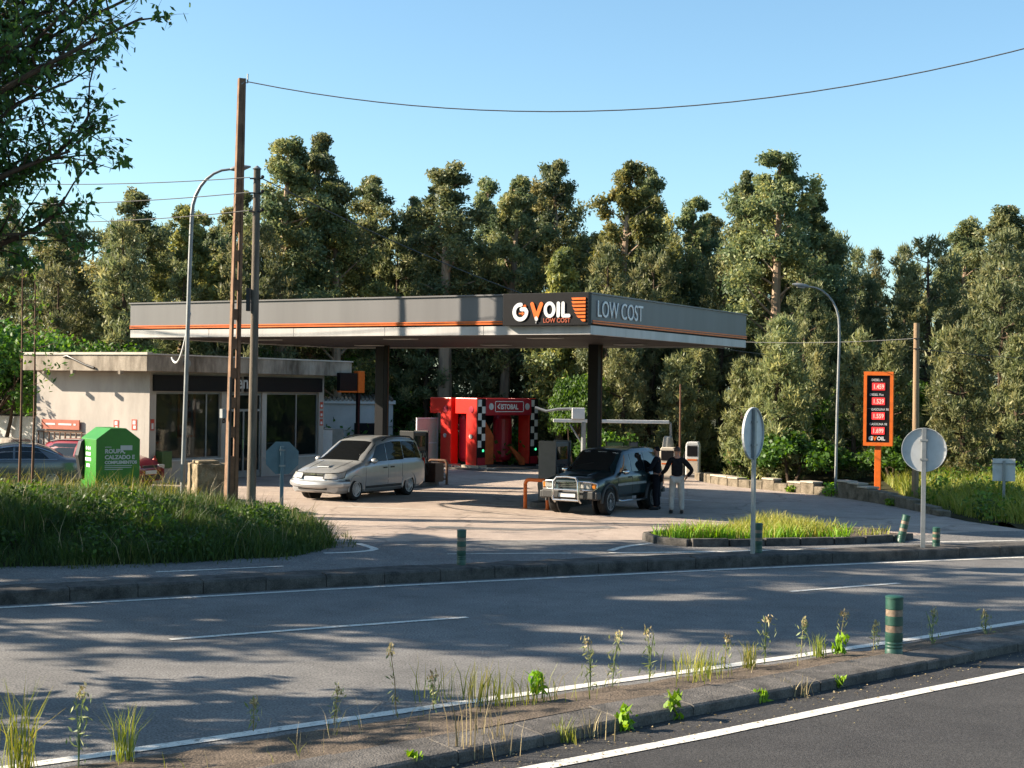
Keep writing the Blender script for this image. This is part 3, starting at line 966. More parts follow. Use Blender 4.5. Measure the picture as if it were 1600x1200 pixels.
def hoop(a, b, w, h, r, m, label, grp):
    t = thing('hoop_guard', label, 'barrier', st(a, b, 0.0), SRZ, grp)
    pts = [(0, -w / 2, -0.02), (0, -w / 2, h - .12)]
    for k in range(5):
        q = math.pi * (1 - k / 8)
        pts.append((0, -w / 2 + .12 + .12 * math.cos(q), h - .12 + .12 * math.sin(q)))
    pts += [(x, -y, z) for (x, y, z) in pts[::-1]]
    MB().tube(pts, r, 10).build('hoop', m, t, smooth=True)
    for s in (-1, 1):
        MB().cyl((0, s * w / 2, 0.0), r * 1.7, 0.02, 12).build('foot_plate', m, t)
    return t
hoop(4.05, 3.62, 0.68, 0.78, 0.05, 'orange', 'orange steel hoop guard in front of the pump by the off-roader', 'hoop guards at the island ends')
h2 = hoop(10.85, 11.15, 0.72, 0.80, 0.045, 'rust', 'dark hoop guard with slats behind the minivan', 'hoop guards at the island ends')
for z in (.16, .28, .40, .52, .64):
    MB().box(-.012, .012, -.33, .33, z, z + .05).build('slat', 'galv' if z in (.28, .52) else 'brown', h2)
wb = thing('waste_bin', 'dark brown slatted waste bin between minivan and hoop guard', 'bin', st(9.95, 10.75, 0.15), SRZ)
for i in range(8):
    for (x0, x1, y0, y1) in ((-.25, .25, -.26, -.245), (-.26, -.245, -.25, .25), (-.25, .25, .245, .26), (.245, .26, -.25, .25)):
        MB().box(x0, x1, y0, y1, 0.03 + i * .075, 0.03 + i * .075 + .062).build('slat', 'brown', wb)
MB().box(-.24, .24, -.24, .24, 0.0, .60).build('liner', 'black', wb)

# ------------------------------------------------------------------ shop building
shop = thing('shop_building', 'low pale shop building with stained flat roof edge and black signboards', 'building', st(4.5, 18), SRZ)
BW, BL = 9.1, 5.1
wz = 3.6
MB().box(0, 0.2, 0.202, BL, 0, wz).build('wall', 'plaster', shop)
MB().box(0, BW, BL - .2, BL, 0, wz).build('wall', 'plaster', shop) if False else MB().box(0.202, BW, BL - .2, BL, 0, wz).build('wall', 'plaster', shop)
MB().box(BW - .2, BW, 0.202, BL - .202, 0, wz).build('wall', 'plaster', shop)
fw_ = MB()
for (x0, x1, z0, z1) in ((0, .30, 0, wz), (.30, 3.43, 0, .70), (3.43, 3.72, 0, wz), (5.55, 5.80, 0, wz), (5.80, 8.80, 0, .62), (8.80, BW, 0, wz), (.30, 3.43, 2.95, wz), (3.72, 5.55, 2.95, wz), (5.80, 8.80, 2.95, wz)):
    fw_.box(x0 + .001, x1 - .001, 0, .2, z0, z1)
fw_.build('front_wall', 'plaster', shop)
MB().box(.2, BW - .2, .2, BL - .2, 0.0, 0.06).build('interior_floor', 'concrete', shop)
MB().box(.2, BW - .2, 2.6, 2.7, 0.06, 3.5).build('partition', 'white_wall', shop)
sl = MB().box(-0.60, 10.2, -0.45, BL + 0.02, 3.60, 4.12).build('roof_slab', 'slab', shop, bev=0.015)
cp_ = MB()
cp_.box(-0.64, -0.40, -0.49, BL + 0.06, 4.122, 4.20)
cp_.box(-0.40, 10.24, -0.49, -0.30, 4.122, 4.17)
cp_.build('roof_cap', 'slab_cap', sl)
for y in (0.6, 2.7, 4.0):
    MB().box(-0.75, -0.60, y - .05, y + .05, 3.50, 3.62).build('rain_spout', 'slab', sl)
MB().tube([(-.62, 3.2, 4.05), (-.66, 3.0, 4.08), (-.68, 2.6, 3.95), (-.66, 2.2, 3.80), (-.64, 1.8, 3.70)], 0.035, 8).build('roof_pipe', 'black', sl, smooth=True)
MB().lathe([(0.02, 0), (.13, .01), (.14, .06), (.10, .10), (.02, .11)], 16, 'y', (1.15, -.57, 3.88)).build('alarm_box', 'galv', sl)
# windows: frame, panes, mullions
def window(x0, x1, z0, z1, mull, parent, y=0.10):
    f = MB()
    t = .05
    f.box(x0, x1, y - .03, y + .03, z1 - t, z1)
    f.box(x0, x1, y - .03, y + .03, z0, z0 + t)
    f.box(x0, x0 + t, y - .03, y + .03, z0 + t, z1 - t)
    f.box(x1 - t, x1, y - .03, y + .03, z0 + t, z1 - t)
    xs = [x0 + t]
    for m_ in mull:
        f.box(m_ - .03, m_ + .03, y - .03, y + .03, z0 + t, z1 - t)
        xs += [m_ - .03, m_ + .03]
    xs.append(x1 - t)
    w = f.build('window', 'galv', parent)
    for i in range(0, len(xs), 2):
        MB().box(xs[i] + .002, xs[i + 1] - .002, y - .006, y + .006, z0 + t + .002, z1 - t - .002).build('pane', 'glass_shop', w)
    MB().box(x0 - .05, x1 + .05, y - .15, y - .032, z0 - .04, z0).build('sill', 'white_wall', w)
    return w
window(.31, 3.42, .74, 2.94, (2.75,), shop)
window(5.81, 8.79, .66, 2.94, (7.55,), shop)
d = MB()
d.box(3.73, 3.80, .05, .13, 0.02, 2.93); d.box(5.47, 5.54, .05, .13, 0.02, 2.93); d.box(3.80, 5.47, .05, .13, 2.86, 2.93)
d.box(4.60, 4.67, .05, .13, 0.02, 2.30); d.box(3.80, 5.47, .05, .13, 2.30, 2.38); d.box(3.80, 5.47, .05, .13, .02, .25)
dd = d.build('door', 'galv', shop)
for (x0, x1, z0, z1) in ((3.805, 4.595, .255, 2.295), (4.675, 5.465, .255, 2.295), (3.805, 5.465, 2.385, 2.855)):
    MB().box(x0, x1, .085, .097, z0, z1).build('pane', 'glass_shop', dd)
MB().tube([(4.53, .03, .95), (4.53, -.02, .98), (4.53, -.02, 1.35), (4.53, .03, 1.38)], .014, 6).build('handle', 'chrome', dd)
# black signboards over the glazing
for (x0, x1) in ((.12, 4.30), (4.55, 8.85)):
    MB().box(x0, x1, -0.12, -0.003, 2.98, 3.50).build('signboard', 'dark', shop, bev=0.008)
lettering('en', 0.62, 'letter_grey', shop, (4.05, -0.126, 3.10), XR, off=0.01)
# orange and black corner box with its post
cb = MB().box(9.25, 10.35, -0.62, -0.47, 3.05, 3.72).build('corner_sign', 'dark', shop, bev=0.01)
MB().box(10.352, 10.75, -0.66, -0.43, 2.98, 3.80).build('orange_end', 'orange', cb, bev=0.01)
MB().box(9.25, 10.35, -0.60, -0.49, 2.99, 3.045).build('orange_edge', 'orange', cb)
MB().box(10.42, 10.56, -0.60, -0.50, 0.0, 2.95).build('post', 'dark', cb)
# small things fixed to the walls
for (y, z, s) in ((1.43, 1.88, .18), (.64, 1.92, .18)):
    q = MB().box(-.012, -.002, y - .11, y + .11, z - .2, z + .14).build('wall_notice', 'sign_red', shop)
    MB().box(-.016, -.0125, y - .06, y + .06, z - .02, z + .10).build('notice_print', 'white', q)
    MB().box(-.016, -.0125, y - .07, y + .03, z - .16, z - .06).build('notice_print', 'white', q)
q = MB().box(.05, .22, -.012, -.002, 1.72, 2.08).build('wall_notice', 'sign_red', shop)
MB().box(.09, .18, -.016, -.0125, 1.76, 1.95).build('notice_print', 'white', q)
for z in (1.75, 2.05, 2.38):
    q = MB().box(8.86, 9.04, -.012, -.002, z, z + .24).build('wall_notice', 'sign_red', shop)
    MB().box(8.89, 9.0, -.016, -.0125, z + .05, z + .15).build('notice_print', 'white', q)
lettering('B', 0.30, 'dark', shop, (3.46, -0.004, 1.92), XR, off=0.01)
MB().box(-.10, -.02, 3.35, 3.50, 0.0, 3.6).build('downpipe', 'plaster', shop) if False else None
MB().box(3.74, 3.78, -.06, -.003, .3, 2.3).build('door_trim', 'white', shop)
ext = MB()
ext.lathe([(.01, 0), (.085, .01), (.09, .40), (.06, .47), (.03, .50), (.03, .56)], 14, 'z', (.12, -.14, .36))
ext.build('fire_extinguisher', 'sign_red', shop, smooth=True)
MB().box(.30, .75, -.30, -.02, .50, 1.05).build('gas_bottle_rack', 'green_panel', shop, bev=0.02)
# brown-red board with railing on the side wall
rl = thing('side_railing', 'thin rusty railing under a rust red board on the shop side wall', 'railing', st(4.5, 18), SRZ)
MB().box(-.10, -.06, 3.0, 4.75, 1.66, 1.98).build('board', 'sign_brown', rl)
for i, (y, w) in enumerate(((4.55, .45), (3.95, .60), (3.25, .10))):
    MB().box(-.106, -.101, y - w, y, 1.80, 1.86).build('board_print', 'letter_grey', rl)
MB().box(-.10, -.06, 2.85, 4.95, 1.56, 1.60).build('rail', 'rust', rl)
for i in range(9):
    y = 2.9 + i * .25
    MB().box(-.095, -.065, y - .015, y + .015, 0.0, 1.56).build('baluster', 'rust', rl)
# goods seen through the shop windows, and a modelled reflection
shelf = thing('shop_shelf', 'shelf of goods standing inside the left shop window', 'shelf', st(4.5, 18), SRZ)
for z in (.5, 1.0, 1.5):
    MB().box(.9, 2.4, 1.6, 2.0, z, z + .03).build('shelf_board', 'white', shelf)
for x in (.9, 2.37):
    MB().box(x, x + .03, 1.6, 2.0, 0.06, 1.9).build('upright', 'white', shelf)
rr = random.Random(5)
for z in (.53, 1.03, 1.53):
    x = .95
    while x < 2.25:
        w = rr.uniform(.10, .2)
        MB().box(x, x + w - .02, 1.62, 1.85, z + .002, z + rr.uniform(.18, .34)).build('carton', rr.choice(['sign_red', 'green_panel', 'cream_box', 'letter_grey', 'orange', 'dark']), shelf)
        x += w
refl = thing('totem_reflection', 'price sign reflection modelled as an orange frame with red panels behind the left shop window', 'display', st(4.5, 18), SRZ)  # solid stand-in for the price sign's reflection in the glass
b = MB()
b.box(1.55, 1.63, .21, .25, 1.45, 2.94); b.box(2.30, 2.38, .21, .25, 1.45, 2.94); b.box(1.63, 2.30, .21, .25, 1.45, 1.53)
b.build('frame', 'orange', refl)
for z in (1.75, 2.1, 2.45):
    MB().box(1.78, 2.16, .215, .245, z, z + .22).build('reflected_red_panel', 'letter_red', refl)
ctr = thing('shop_counter', 'white counter behind the right shop window', 'counter', st(4.5, 18), SRZ)
MB().box(6.2, 8.3, 1.3, 1.9, 0.06, 1.05).build('counter_body', 'pump_light', ctr, bev=0.02)
MB().box(6.15, 8.35, 1.25, 1.95, 1.05, 1.10).build('counter_top', 'white', ctr, bev=0.01)

# white yard walls left of the shop and the white hut behind it
yw = thing('yard_wall', 'white rendered yard wall at the left edge behind the parked sedan', 'wall', st(6.2, 23.4), SRZ)
MB().box(0, .18, 0.0, 5.5, 0, 2.0).build('wall_panel', 'white_wall', yw, bev=0.01)
MB().box(-.03, .21, 0.0, 5.5, 2.0, 2.06).build('coping', 'dark', yw)
pw = thing('planter_wall', 'beige rounded planter wall at the left edge near the sedan', 'wall', st(3.0, 22.6), SRZ)
MB().box(0, .9, 0.0, 3.5, 0, 1.35).build('wall_panel', 'slab', pw, bev=0.12)
MB().tube([(-.03, .5, .85), (-.06, .55, .95), (-.06, 1.1, .95), (-.03, 1.15, .85)], .02, 6).build('handle', 'black', pw)
hut = thing('white_hut', 'small white outbuilding with dark door beside the shop', 'building', (-6.75, 64.2, 0), R(8))
hut.scale = (1.05, 1.0, 1.05)
MB().box(-1.4, 1.5, 0, 3, 0, 2.35).build('wall', 'white_wall', hut)
MB().box(-1.5, 1.6, -.12, 3.1, 2.35, 2.50).build('roof_edge', 'white', hut, bev=0.01)
rr = random.Random(3)
for i in range(18):
    x = -1.45 + i * .17
    MB().tube([(x, -.16, 2.53), (x, 3.1, 2.70)], .075, 8).build('roof_tile', 'slab', hut)
dr = MB().box(-.10, .85, -.03, -.003, 0.0, 1.55).build('door', 'dark', hut)
MB().box(.72, .78, -.06, -.031, .72, .78).build('handle', 'galv', dr)
pn = thing('utility_cabinet', 'grey metal cabinets standing beside the white hut', 'cabinet', (-6.55, 57.6, 0), R(20))
MB().box(-.9, .0, 0, .4, 0, 1.55).build('cabinet_body', 'pump_light', pn, bev=0.01)
MB().box(.02, .85, .02, .4, 0, 1.1).build('cabinet_body', 'green_panel', pn, bev=0.01)
MB().box(-.88, -.46, -.012, -.002, .1, 1.5).build('cabinet_door', 'white', pn)

# ------------------------------------------------------------------ car wash machine
cw = thing('car_wash', 'red portal car wash machine with chequered legs at the back of the forecourt', 'car wash', (-1.2, 60.3, 0), R(47))
cw.scale = (1.04, 1.04, 1.04)
W2 = 1.68
for (y0, y1, nm) in ((-1.35, -.55, 'f'), (.05, .85, 'r')):
    # inverted-L side panels, broad head and narrower leg
    for s in (-1, 1):
        x0, x1 = (-W2, -W2 + .42) if s < 0 else (W2 - .42, W2)
        MB().prism([(y0, 0.10), (y1 - .22, 0.10), (y1 - .22, 2.1), (y1 + .38, 2.1), (y1 + .38, 2.72), (y0, 2.72)], 'x', x0, x1).build('side_panel', 'red', cw, bev=0.03)
        MB().prism([(y0 - .12, 0.0), (y1 - .05, 0.0), (y1 - .05, 0.16), (y0 - .12, .16)], 'x', x0 - .05, x1 + .02).build('foot_rail', 'cap_stone' if s < 0 else 'dark', cw)
    MB().box(-W2 + .42, W2 - .42, y0 + .02, y1 + .3, 2.2, 2.70).build('top_beam', 'red', cw, bev=0.02)
    e = MB().lathe([(.001, 0), (.13, .002), (.13, .012), (.001, .014)], 16, 'z')
    o = e.build('badge', 'crimson', cw); o.rotation_euler = (0, R(-90), 0); o.location = (-W2 - .002, (y0 + y1) / 2 - .1, 2.28)
    o = MB().lathe([(.001, 0), (.085, .004), (.085, .03), (.001, .04)], 14, 'z').build('round_lamp', 'lens', cw)
    o.rotation_euler = (0, R(-90), 0); o.location = (-W2 - .002, (y0 + y1) / 2 - .1, 1.25)
# portal front facing the pumps
fy = -1.36
bd = MB().box(-W2 + .40, W2 - .40, fy - .10, fy - .012, 2.06, 2.70).build('name_board', 'crimson', cw, bev=0.02)
b = MB()
for (x0, x1, z0, z1) in ((-.78, .78, 2.58, 2.61), (-.78, .78, 2.19, 2.22), (-.81, -.78, 2.22, 2.58), (.78, .81, 2.22, 2.58)):
    b.box(x0, x1, fy - .112, fy - .102, z0, z1)
b.build('board_border', 'letter', bd)
lettering('ISTOBAL', 0.27, 'letter', bd, (-.50, fy - .106, 2.30), XR, off=0.008, sx=0.95)
MB().prism([(-.70, 2.40), (-.56, 2.52), (-.52, 2.49), (-.63, 2.40), (-.54, 2.33), (-.58, 2.30)], 'y', fy - .112, fy - .102).build('board_mark', 'letter', bd)
for x in (-1.02, 1.02):
    o = MB().lathe([(.001, 0), (.13, .002), (.13, .01), (.001, .012)], 18, 'y', (x, fy - .114, 2.40)).build('round_emblem', 'letter_grey', bd)
# chequered legs
for s in (-1, 1):
    xa, xb = (-W2 - .02, -W2 + .40) if s < 0 else (W2 - .40, W2 + .02)
    MB().box(xa, xb, fy - .06, fy - .014, .15, 2.70).build('leg_panel', 'dark', cw)
    b = MB()
    for i in range(9):
        for j in range(2):
            if (i + j) % 2 == 0 and i < 7:
                w = (xb - xa) / 2
                b.box(xa + j * w + .01, xa + (j + 1) * w - .01, fy - .066, fy - .061, 2.66 - (i + 1) * .26, 2.66 - i * .26)
    b.build('white_squares', 'white', cw)
    o = MB().lathe([(.001, 0), (.05, .002), (.05, .012), (.001, .014)], 12, 'y', ((xa + xb) / 2 + .08, fy - .085, .72)).build('signal_lamp', 'green_lamp', cw)
    MB().box(xa, xb, fy - .07, fy - .062, .15, .45).build('leg_skirt', 'crimson', cw)
# brushes inside the portal
for (x, m_) in ((-.95, 'crimson'), (.95, 'crimson')):
    MB().lathe([(.30, .25), (.38, .4), (.38, 1.9), (.30, 2.05)], 18, 'z', (x, -.2, 0)).build('side_brush', m_, cw)
MB().prism([(-.95, .15), (-.35, .15), (-.35, 1.25), (-.95, 2.0)], 'y', -.98, -.88).build('splash_panel', 'brush', cw, bev=0.02)
MB().prism([(.25, .85), (.35, .85), (1.15, .35), (1.15, .10), (.95, .10)], 'y', -1.25, -1.17).build('arm', 'brush', cw)
MB().lathe([(.20, -.85), (.26, -.8), (.26, .8), (.20, .85)], 16, 'z').build('top_brush', 'dark', cw).matrix_local = Matrix.Translation((.0, .4, 1.9)) @ Matrix.Rotation(R(90), 4, 'Y')
MB().box(-2.2, 2.2, -2.4, 3.0, 0.0, .06).build('wash_pad', 'kerb', cw)
for x in (-1.62, 1.62):
    MB().box(x - .04, x + .04, -2.3, 2.9, .06, .11).build('rail', 'galv', cw)
sp = thing('splash_screen', 'white framed translucent splash screen left of the car wash', 'screen', (-3.4, 59.5, 0), R(47))
b = MB()
b.box(-.6, -.54, -.03, .03, 0, 2.0); b.box(.54, .6, -.03, .03, 0, 2.0); b.box(-.54, .54, -.03, .03, 1.94, 2.0); b.box(-.54, .54, -.03, .03, .95, 1.01); b.box(-.54, .54, -.03, .03, 0.0, .06)
b.build('frame', 'white', sp)
for (z0, z1) in ((.065, .945), (1.015, 1.935)):
    MB().box(-.535, .535, -.008, .008, z0, z1).build('panel', 'cream_box', sp)

# ------------------------------------------------------------------ jet-wash boom, vacuum units, small signs
jb = thing('jet_wash_boom', 'white overhead jet wash boom behind the canopy column', 'boom', (3.05, 53.0, 0), 0)
MB().cyl((-.45, 0, 0), .09, 2.05, 12).build('post', 'galv', jb, smooth=True)
MB().box(-1.55, 2.62, -.06, .06, 2.03, 2.15).build('arm', 'white', jb, bev=0.015)
MB().box(-.88, -.42, -.15, .15, 2.155, 2.56).build('motor_box', 'white', jb, bev=0.02)
MB().tube([(-2.2, .2, 2.55), (-1.8, .1, 2.42), (-1.4, 0, 2.50), (-.88, 0, 2.52)], .05, 8).build('supply_pipe', 'galv', jb, smooth=True)
MB().tube([(2.55, 0, 2.10), (2.68, 0, 2.05), (2.70, 0, 1.55)], .045, 8).build('drop_pipe', 'galv', jb, smooth=True)
MB().tube([(-.45, 0, 1.2), (-.95, 0, 1.95)], .03, 6).build('brace', 'galv', jb)
lm = MB().lathe([(.20, 0), (.22, .04), (.16, .42), (.12, .46)], 14, 'z', (2.60, 0, 1.12)).build('hose_guard', 'pump_light', jb, smooth=True)
hm = thing('sandwich_sign', 'dull green and black double notice boards beyond the off-roader', 'sign', (3.55, 50.6, 0), R(10))
for (x0, x1, m_) in ((-.30, .32, 'green_panel'), (.52, .84, 'grey_pump')):
    f = MB().box(x0, x1, -.03, .03, .95, 1.45).build('board', 'dark', hm)
    MB().box(x0 + .03, x1 - .03, -.037, -.031, .99, 1.42).build('board_face', m_, f)
    for x in (x0 + .05, x1 - .05):
        MB().box(x - .02, x + .02, -.02, .02, 0, .95).build('leg', 'dark', hm)


def vac_unit(x, y, w, h, m1, m2, label):
    t = thing('vacuum_unit', label, 'vacuum unit', (x, y, 0), R(-14), 'self-service units beside the forecourt')
    MB().box(-w / 2, w / 2, -.25, .25, 0, h - .12).build('cabinet', m1, t, bev=0.03)
    MB().prism([(-w / 2, h - .12), (w / 2, h - .12), (w / 2 - .06, h), (-w / 2 + .06, h)], 'y', -.25, .25).build('hood', m1, t, bev=0.02)
    MB().box(-w / 2 + .06, w / 2 - .06, -.262, -.252, h * .62, h * .90).build('control_panel', 'dark', t)
    MB().box(-w / 2 + .05, w / 2 - .05, -.262, -.252, h * .16, h * .56).build('front_panel', m2, t)
    MB().box(-w / 2 + .08, w / 2 - .08, -.268, -.263, h * .50, h * .54).build('print_band', 'orange', t)
    MB().box(-w / 2, w / 2, -.256, -.2505, h * .05, h * .12).build('plinth_band', 'grey_pump', t)
    MB().tube([(-w / 2 - .02, 0, h * .75), (-w / 2 - .12, -.1, h * .5), (-w / 2 - .10, -.1, .12), (-w / 2 - .03, -.05, h * .35)], .025, 6).build('hose', 'black', t, smooth=True)
    return t
vac_unit(6.68, 54.0, .50, 1.36, 'white', 'cream_box', 'white vacuum unit standing alone right of the pale-trousered person')
vac_unit(5.62, 52.6, .56, 1.20, 'cream_box', 'cream_box', 'cream and orange vacuum unit partly hidden behind the standing person')
tp = thing('thin_pole', 'thin rusty pole rising behind the vacuum units', 'pole', (5.97, 52.0, 0), 0)
MB().tube([(0, 0, 0), (-.02, 0, 3.46)], [.04, .032], 8).build('shaft', 'rust', tp, smooth=True)
MB().cyl((0, 0, 0), .09, .06, 10).build('foot', 'kerb', tp)

# ------------------------------------------------------------------ price totem
tt = thing('price_totem', 'orange framed fuel price sign on a single orange post', 'sign', (11.74, 47.1, 0), R(-20))
MB().box(-.10, .10, -.07, .07, -.3, 1.55).build('post', 'orange', tt, bev=0.01)
b = MB()
b.box(-.46, -.36, -.14, .14, 1.55, 3.92); b.box(.36, .46, -.14, .14, 1.55, 3.92); b.box(-.36, .36, -.14, .14, 3.80, 3.92); b.box(-.36, .36, -.14, .14, 1.55, 1.66)
b.build('frame', 'orange', tt)
fc = MB().box(-.358, .358, -.09, .09, 1.662, 3.798).build('face', 'dark', tt)
for i, (nm, pr) in enumerate((('DIESEL A', '1.459'), ('DIESEL Plus', '1.529'), ('GASOLINA 95', '1.559'), ('GASOLINA 98', '1.699'))):
    z = 3.62 - i * .47
    lettering(nm, 0.105, 'letter', tt, (-.27 if i % 2 else -.22, -.094, z), XR, sx=0.85)
    p = MB().box(-.20, .20, -.105, -.0915, z - .29, z - .06).build('led_panel', 'led', tt)
    lettering(pr, 0.20, 'led_digit', p, (-.17, -.108, z - .245), XR, sx=0.78, off=0.002)
lettering('G', 0.17, 'letter', tt, (-.29, -.094, 1.73), XR, off=0.012)
lettering('V', 0.17, 'orange', tt, (-.15, -.094, 1.73), XR, off=0.012)
lettering('OIL', 0.16, 'letter', tt, (-.03, -.094, 1.735), XR, off=0.006)
MB().box(-.35, .35, -.0925, -.0905, 2.735, 2.742).build('face_joint', 'galv', tt)

# ------------------------------------------------------------------ poles, lamps, wires
cpole = thing('concrete_pole', 'tall brownish concrete utility pole with ladder-like hollow side', 'utility pole', (-6.84, 36.0, 0), R(28))
HP = 10.72
lean = 0.012
b = MB()
def at_z(z): return 0.5 * (0.29 - 0.12 * z / HP), 0.5 * (0.24 - 0.10 * z / HP), lean * z
def pole_seg(z0, z1, k0, k1, j0, j1):
    vs = []
    for z in (z0, z1):
        hx, hy, o = at_z(z)
        for (x, y) in ((k0, j0), (k1, j0), (k1, j1), (k0, j1)):
            vs.append((o + x * hx, y * hy, z))
    b.add(vs, [(0, 3, 2, 1), (4, 5, 6, 7), (0, 1, 5, 4), (1, 2, 6, 5), (2, 3, 7, 6), (3, 0, 4, 7)])
b.v, b.f = [], []
pole_seg(-.3, HP, .42, 1.0, -1, 1)
b.build('shaft_rail', 'concrete', cpole)
b = MB()
pole_seg(-.3, HP, -1.0, -.55, -1, 1)
b.build('shaft_rail', 'concrete', cpole)
z = 0.2
while z < HP - 1.2:
    b = MB()
    solid = z > HP * .62 or z < 0.9
    pole_seg(z, z + (1.0 if solid else 0.26), -.548, .418, -.8, .8)
    b.build('rung', 'concrete', cpole)
    z += 1.002 if solid else 0.72
b = MB(); pole_seg(z, HP, -.548, .418, -.9, .9); b.build('rung', 'concrete', cpole)
MB().tube([(.10, -.05, HP - .15), (.16, -.05, HP - .10), (.26, -.05, HP - .10), (.26, -.05, HP + .12)], .02, 6).build('hook', 'galv', cpole)
MB().box(-.30, -.19, -.20, .02, 2.4, 2.62).build('number_plate', 'galv', cpole)
MB().tube([(-.12, -.20, .2), (-.10, -.19, 3.4)], .035, 8).build('cable_guard', 'trim', cpole)

wpole = thing('wooden_pole', 'shorter weathered wooden utility pole beside the concrete pole', 'utility pole', (-6.27, 35.6, 0), 0)
MB().tube([(0, 0, -.3), (.02, 0, 4), (.03, .01, 8.44)], [.115, .10, .085], 14).build('shaft', 'wood', wpole, smooth=True)
MB().tube([(.03, 0, 8.44), (.03, 0, 8.52)], [.115, .02], 14).build('cap', 'galv', wpole)
MB().box(-.17, -.10, -.12, .12, 5.0, 5.55).build('junction_box', 'trim', wpole)
for z in (7.4, 7.85, 8.2):
    MB().tube([(-.13, -.06, z), (.16, -.06, z)], .022, 6).build('bracket', 'trim', wpole)
    MB().ball((.18, -.08, z + .04), .045, 8, 6).build('insulator', 'dark', wpole)

rpole = thing('wooden_pole', 'tan wooden pole behind the right-hand round sign', 'utility pole', (11.9, 43.3, 0), 0)
MB().tube([(0, 0, -.3), (-.02, 0, 5.31)], [.11, .085], 12).build('shaft', 'wood_tan', rpole, smooth=True)
for z in (4.55, 4.85):
    MB().tube([(-.12, -.08, z), (.12, -.08, z)], .018, 6).build('bracket', 'trim', rpole)


def lamp_post(loc, pts, r0, r1, m, label, rz=0):
    t = thing('lamp_post', label, 'street lamp', loc, rz, 'curved arm lamp posts')
    n = len(pts)
    MB().tube(pts, [r0 + (r1 - r0) * i / (n - 1) for i in range(n)], 12).build('pole', m, t, smooth=True)
    d = (Vector(pts[-1]) - Vector(pts[-2])).normalized()
    e = Vector(pts[-1])
    hd = MB().tube([e, e + d * .10, e + d * .35, e + d * .52], [.03, .065, .07, .02], 10).build('lamp_head', m, t, smooth=True)
    MB().tube([e + d * .14 + Vector((0, 0, -.045)), e + d * .36 + Vector((0, 0, -.05))], .04, 8).build('lens', 'lens', hd)
    MB().cyl((pts[0][0], pts[0][1], -.02), r0 * 2.2, .05, 12).build('base_plate', m, t)
    MB().box(-r0 * .6, r0 * .6, -r0 - .02, -r0 + .02, .5, .95).build('service_hatch', m, t)
    return t
pl = [(0, 0, 0), (.06, 0, 3), (.10, 0, 5.5), (.14, 0, 7.2)]
for k in range(1, 8):
    t = math.pi * (1 - k / 14)
    pl.append((.14 + .95 + .95 * math.cos(t), 0, 7.2 + 1.18 * math.sin(t)))
lamp_post((-8.25, 37.0, 0.25), pl, .058, .03, 'galv', 'tall galvanised lamp post with curved arm left of the utility poles')
pl = [(0, 0, 0), (.02, 0, 2.5), (.06, 0, 4.8), (.05, 0, 5.3)]
for k in range(1, 8):
    t = math.pi * (k / 14)
    pl.append((.05 - .95 + .95 * math.cos(t), 0, 5.3 + 1.2 * math.sin(t)))
lamp_post((10.05, 45.55, 0), pl, .045, .022, 'galv', 'slim galvanised lamp post left of the price sign')


def wire(p, q, sag, r, label, m='cable', n=28, twist=False):
    P, Q = Vector(p), Vector(q)
    pts = []
    for i in range(n + 1):
        t = i / n
        v = P.lerp(Q, t)
        v.z -= sag * 4 * t * (1 - t)
        pts.append(v)
    o = MB().tube(pts, r, 6).build('overhead_wire', m, None, smooth=True)
    tag(o, label, 'cable', 'overhead wires')
    if twist:
        b = MB()
        for ph in (0, math.pi):
            tw = []
            for i in range(n * 16 + 1):
                t = i / (n * 16)
                v = P.lerp(Q, t)
                v.z -= sag * 4 * t * (1 - t)
                a = ph + t * n * 16 * 0.9
                tw.append(v + Vector((0, math.cos(a), math.sin(a))) * r * 1.3)
            b.tube(tw, r * .75, 4, False)
        b.build('twisted_strand', m, o)
    return o
wire((-6.55, 35.95, 10.62), (16.3, 30.0, 12.3), 1.75, .014, 'thick dark overhead cable sweeping across the sky to the right')
for k, (z, zz, s) in enumerate(((8.22, 10.0, .5), (7.86, 9.3, .5), (7.42, 9.1, .6))):
    wire((-6.4, 35.5, z), (-24, 44 + k, zz), s, .012, ['upper', 'middle', 'lowest'][k] + ' thin wire running left from the wooden pole')
wire((-6.1, 35.55, 8.2), (12.0, 58.0, 4.6), 1.0, .013, 'thin wire descending right from the wooden pole past the trees')
wire((11.9, 43.2, 4.86), (3.0, 62, 6.0), .4, .010, 'thin wire leading left from the tan wooden pole')
wire((11.9, 43.2, 4.55), (30, 52, 5.2), .5, .010, 'thin wire leading right from the tan wooden pole')
gw = wire((-8.12, 37.0, 5.0), (-9.6, 41.5, 3.95), .55, .03, 'pale drooping cable between lamp post and shop roof', m='letter_grey')

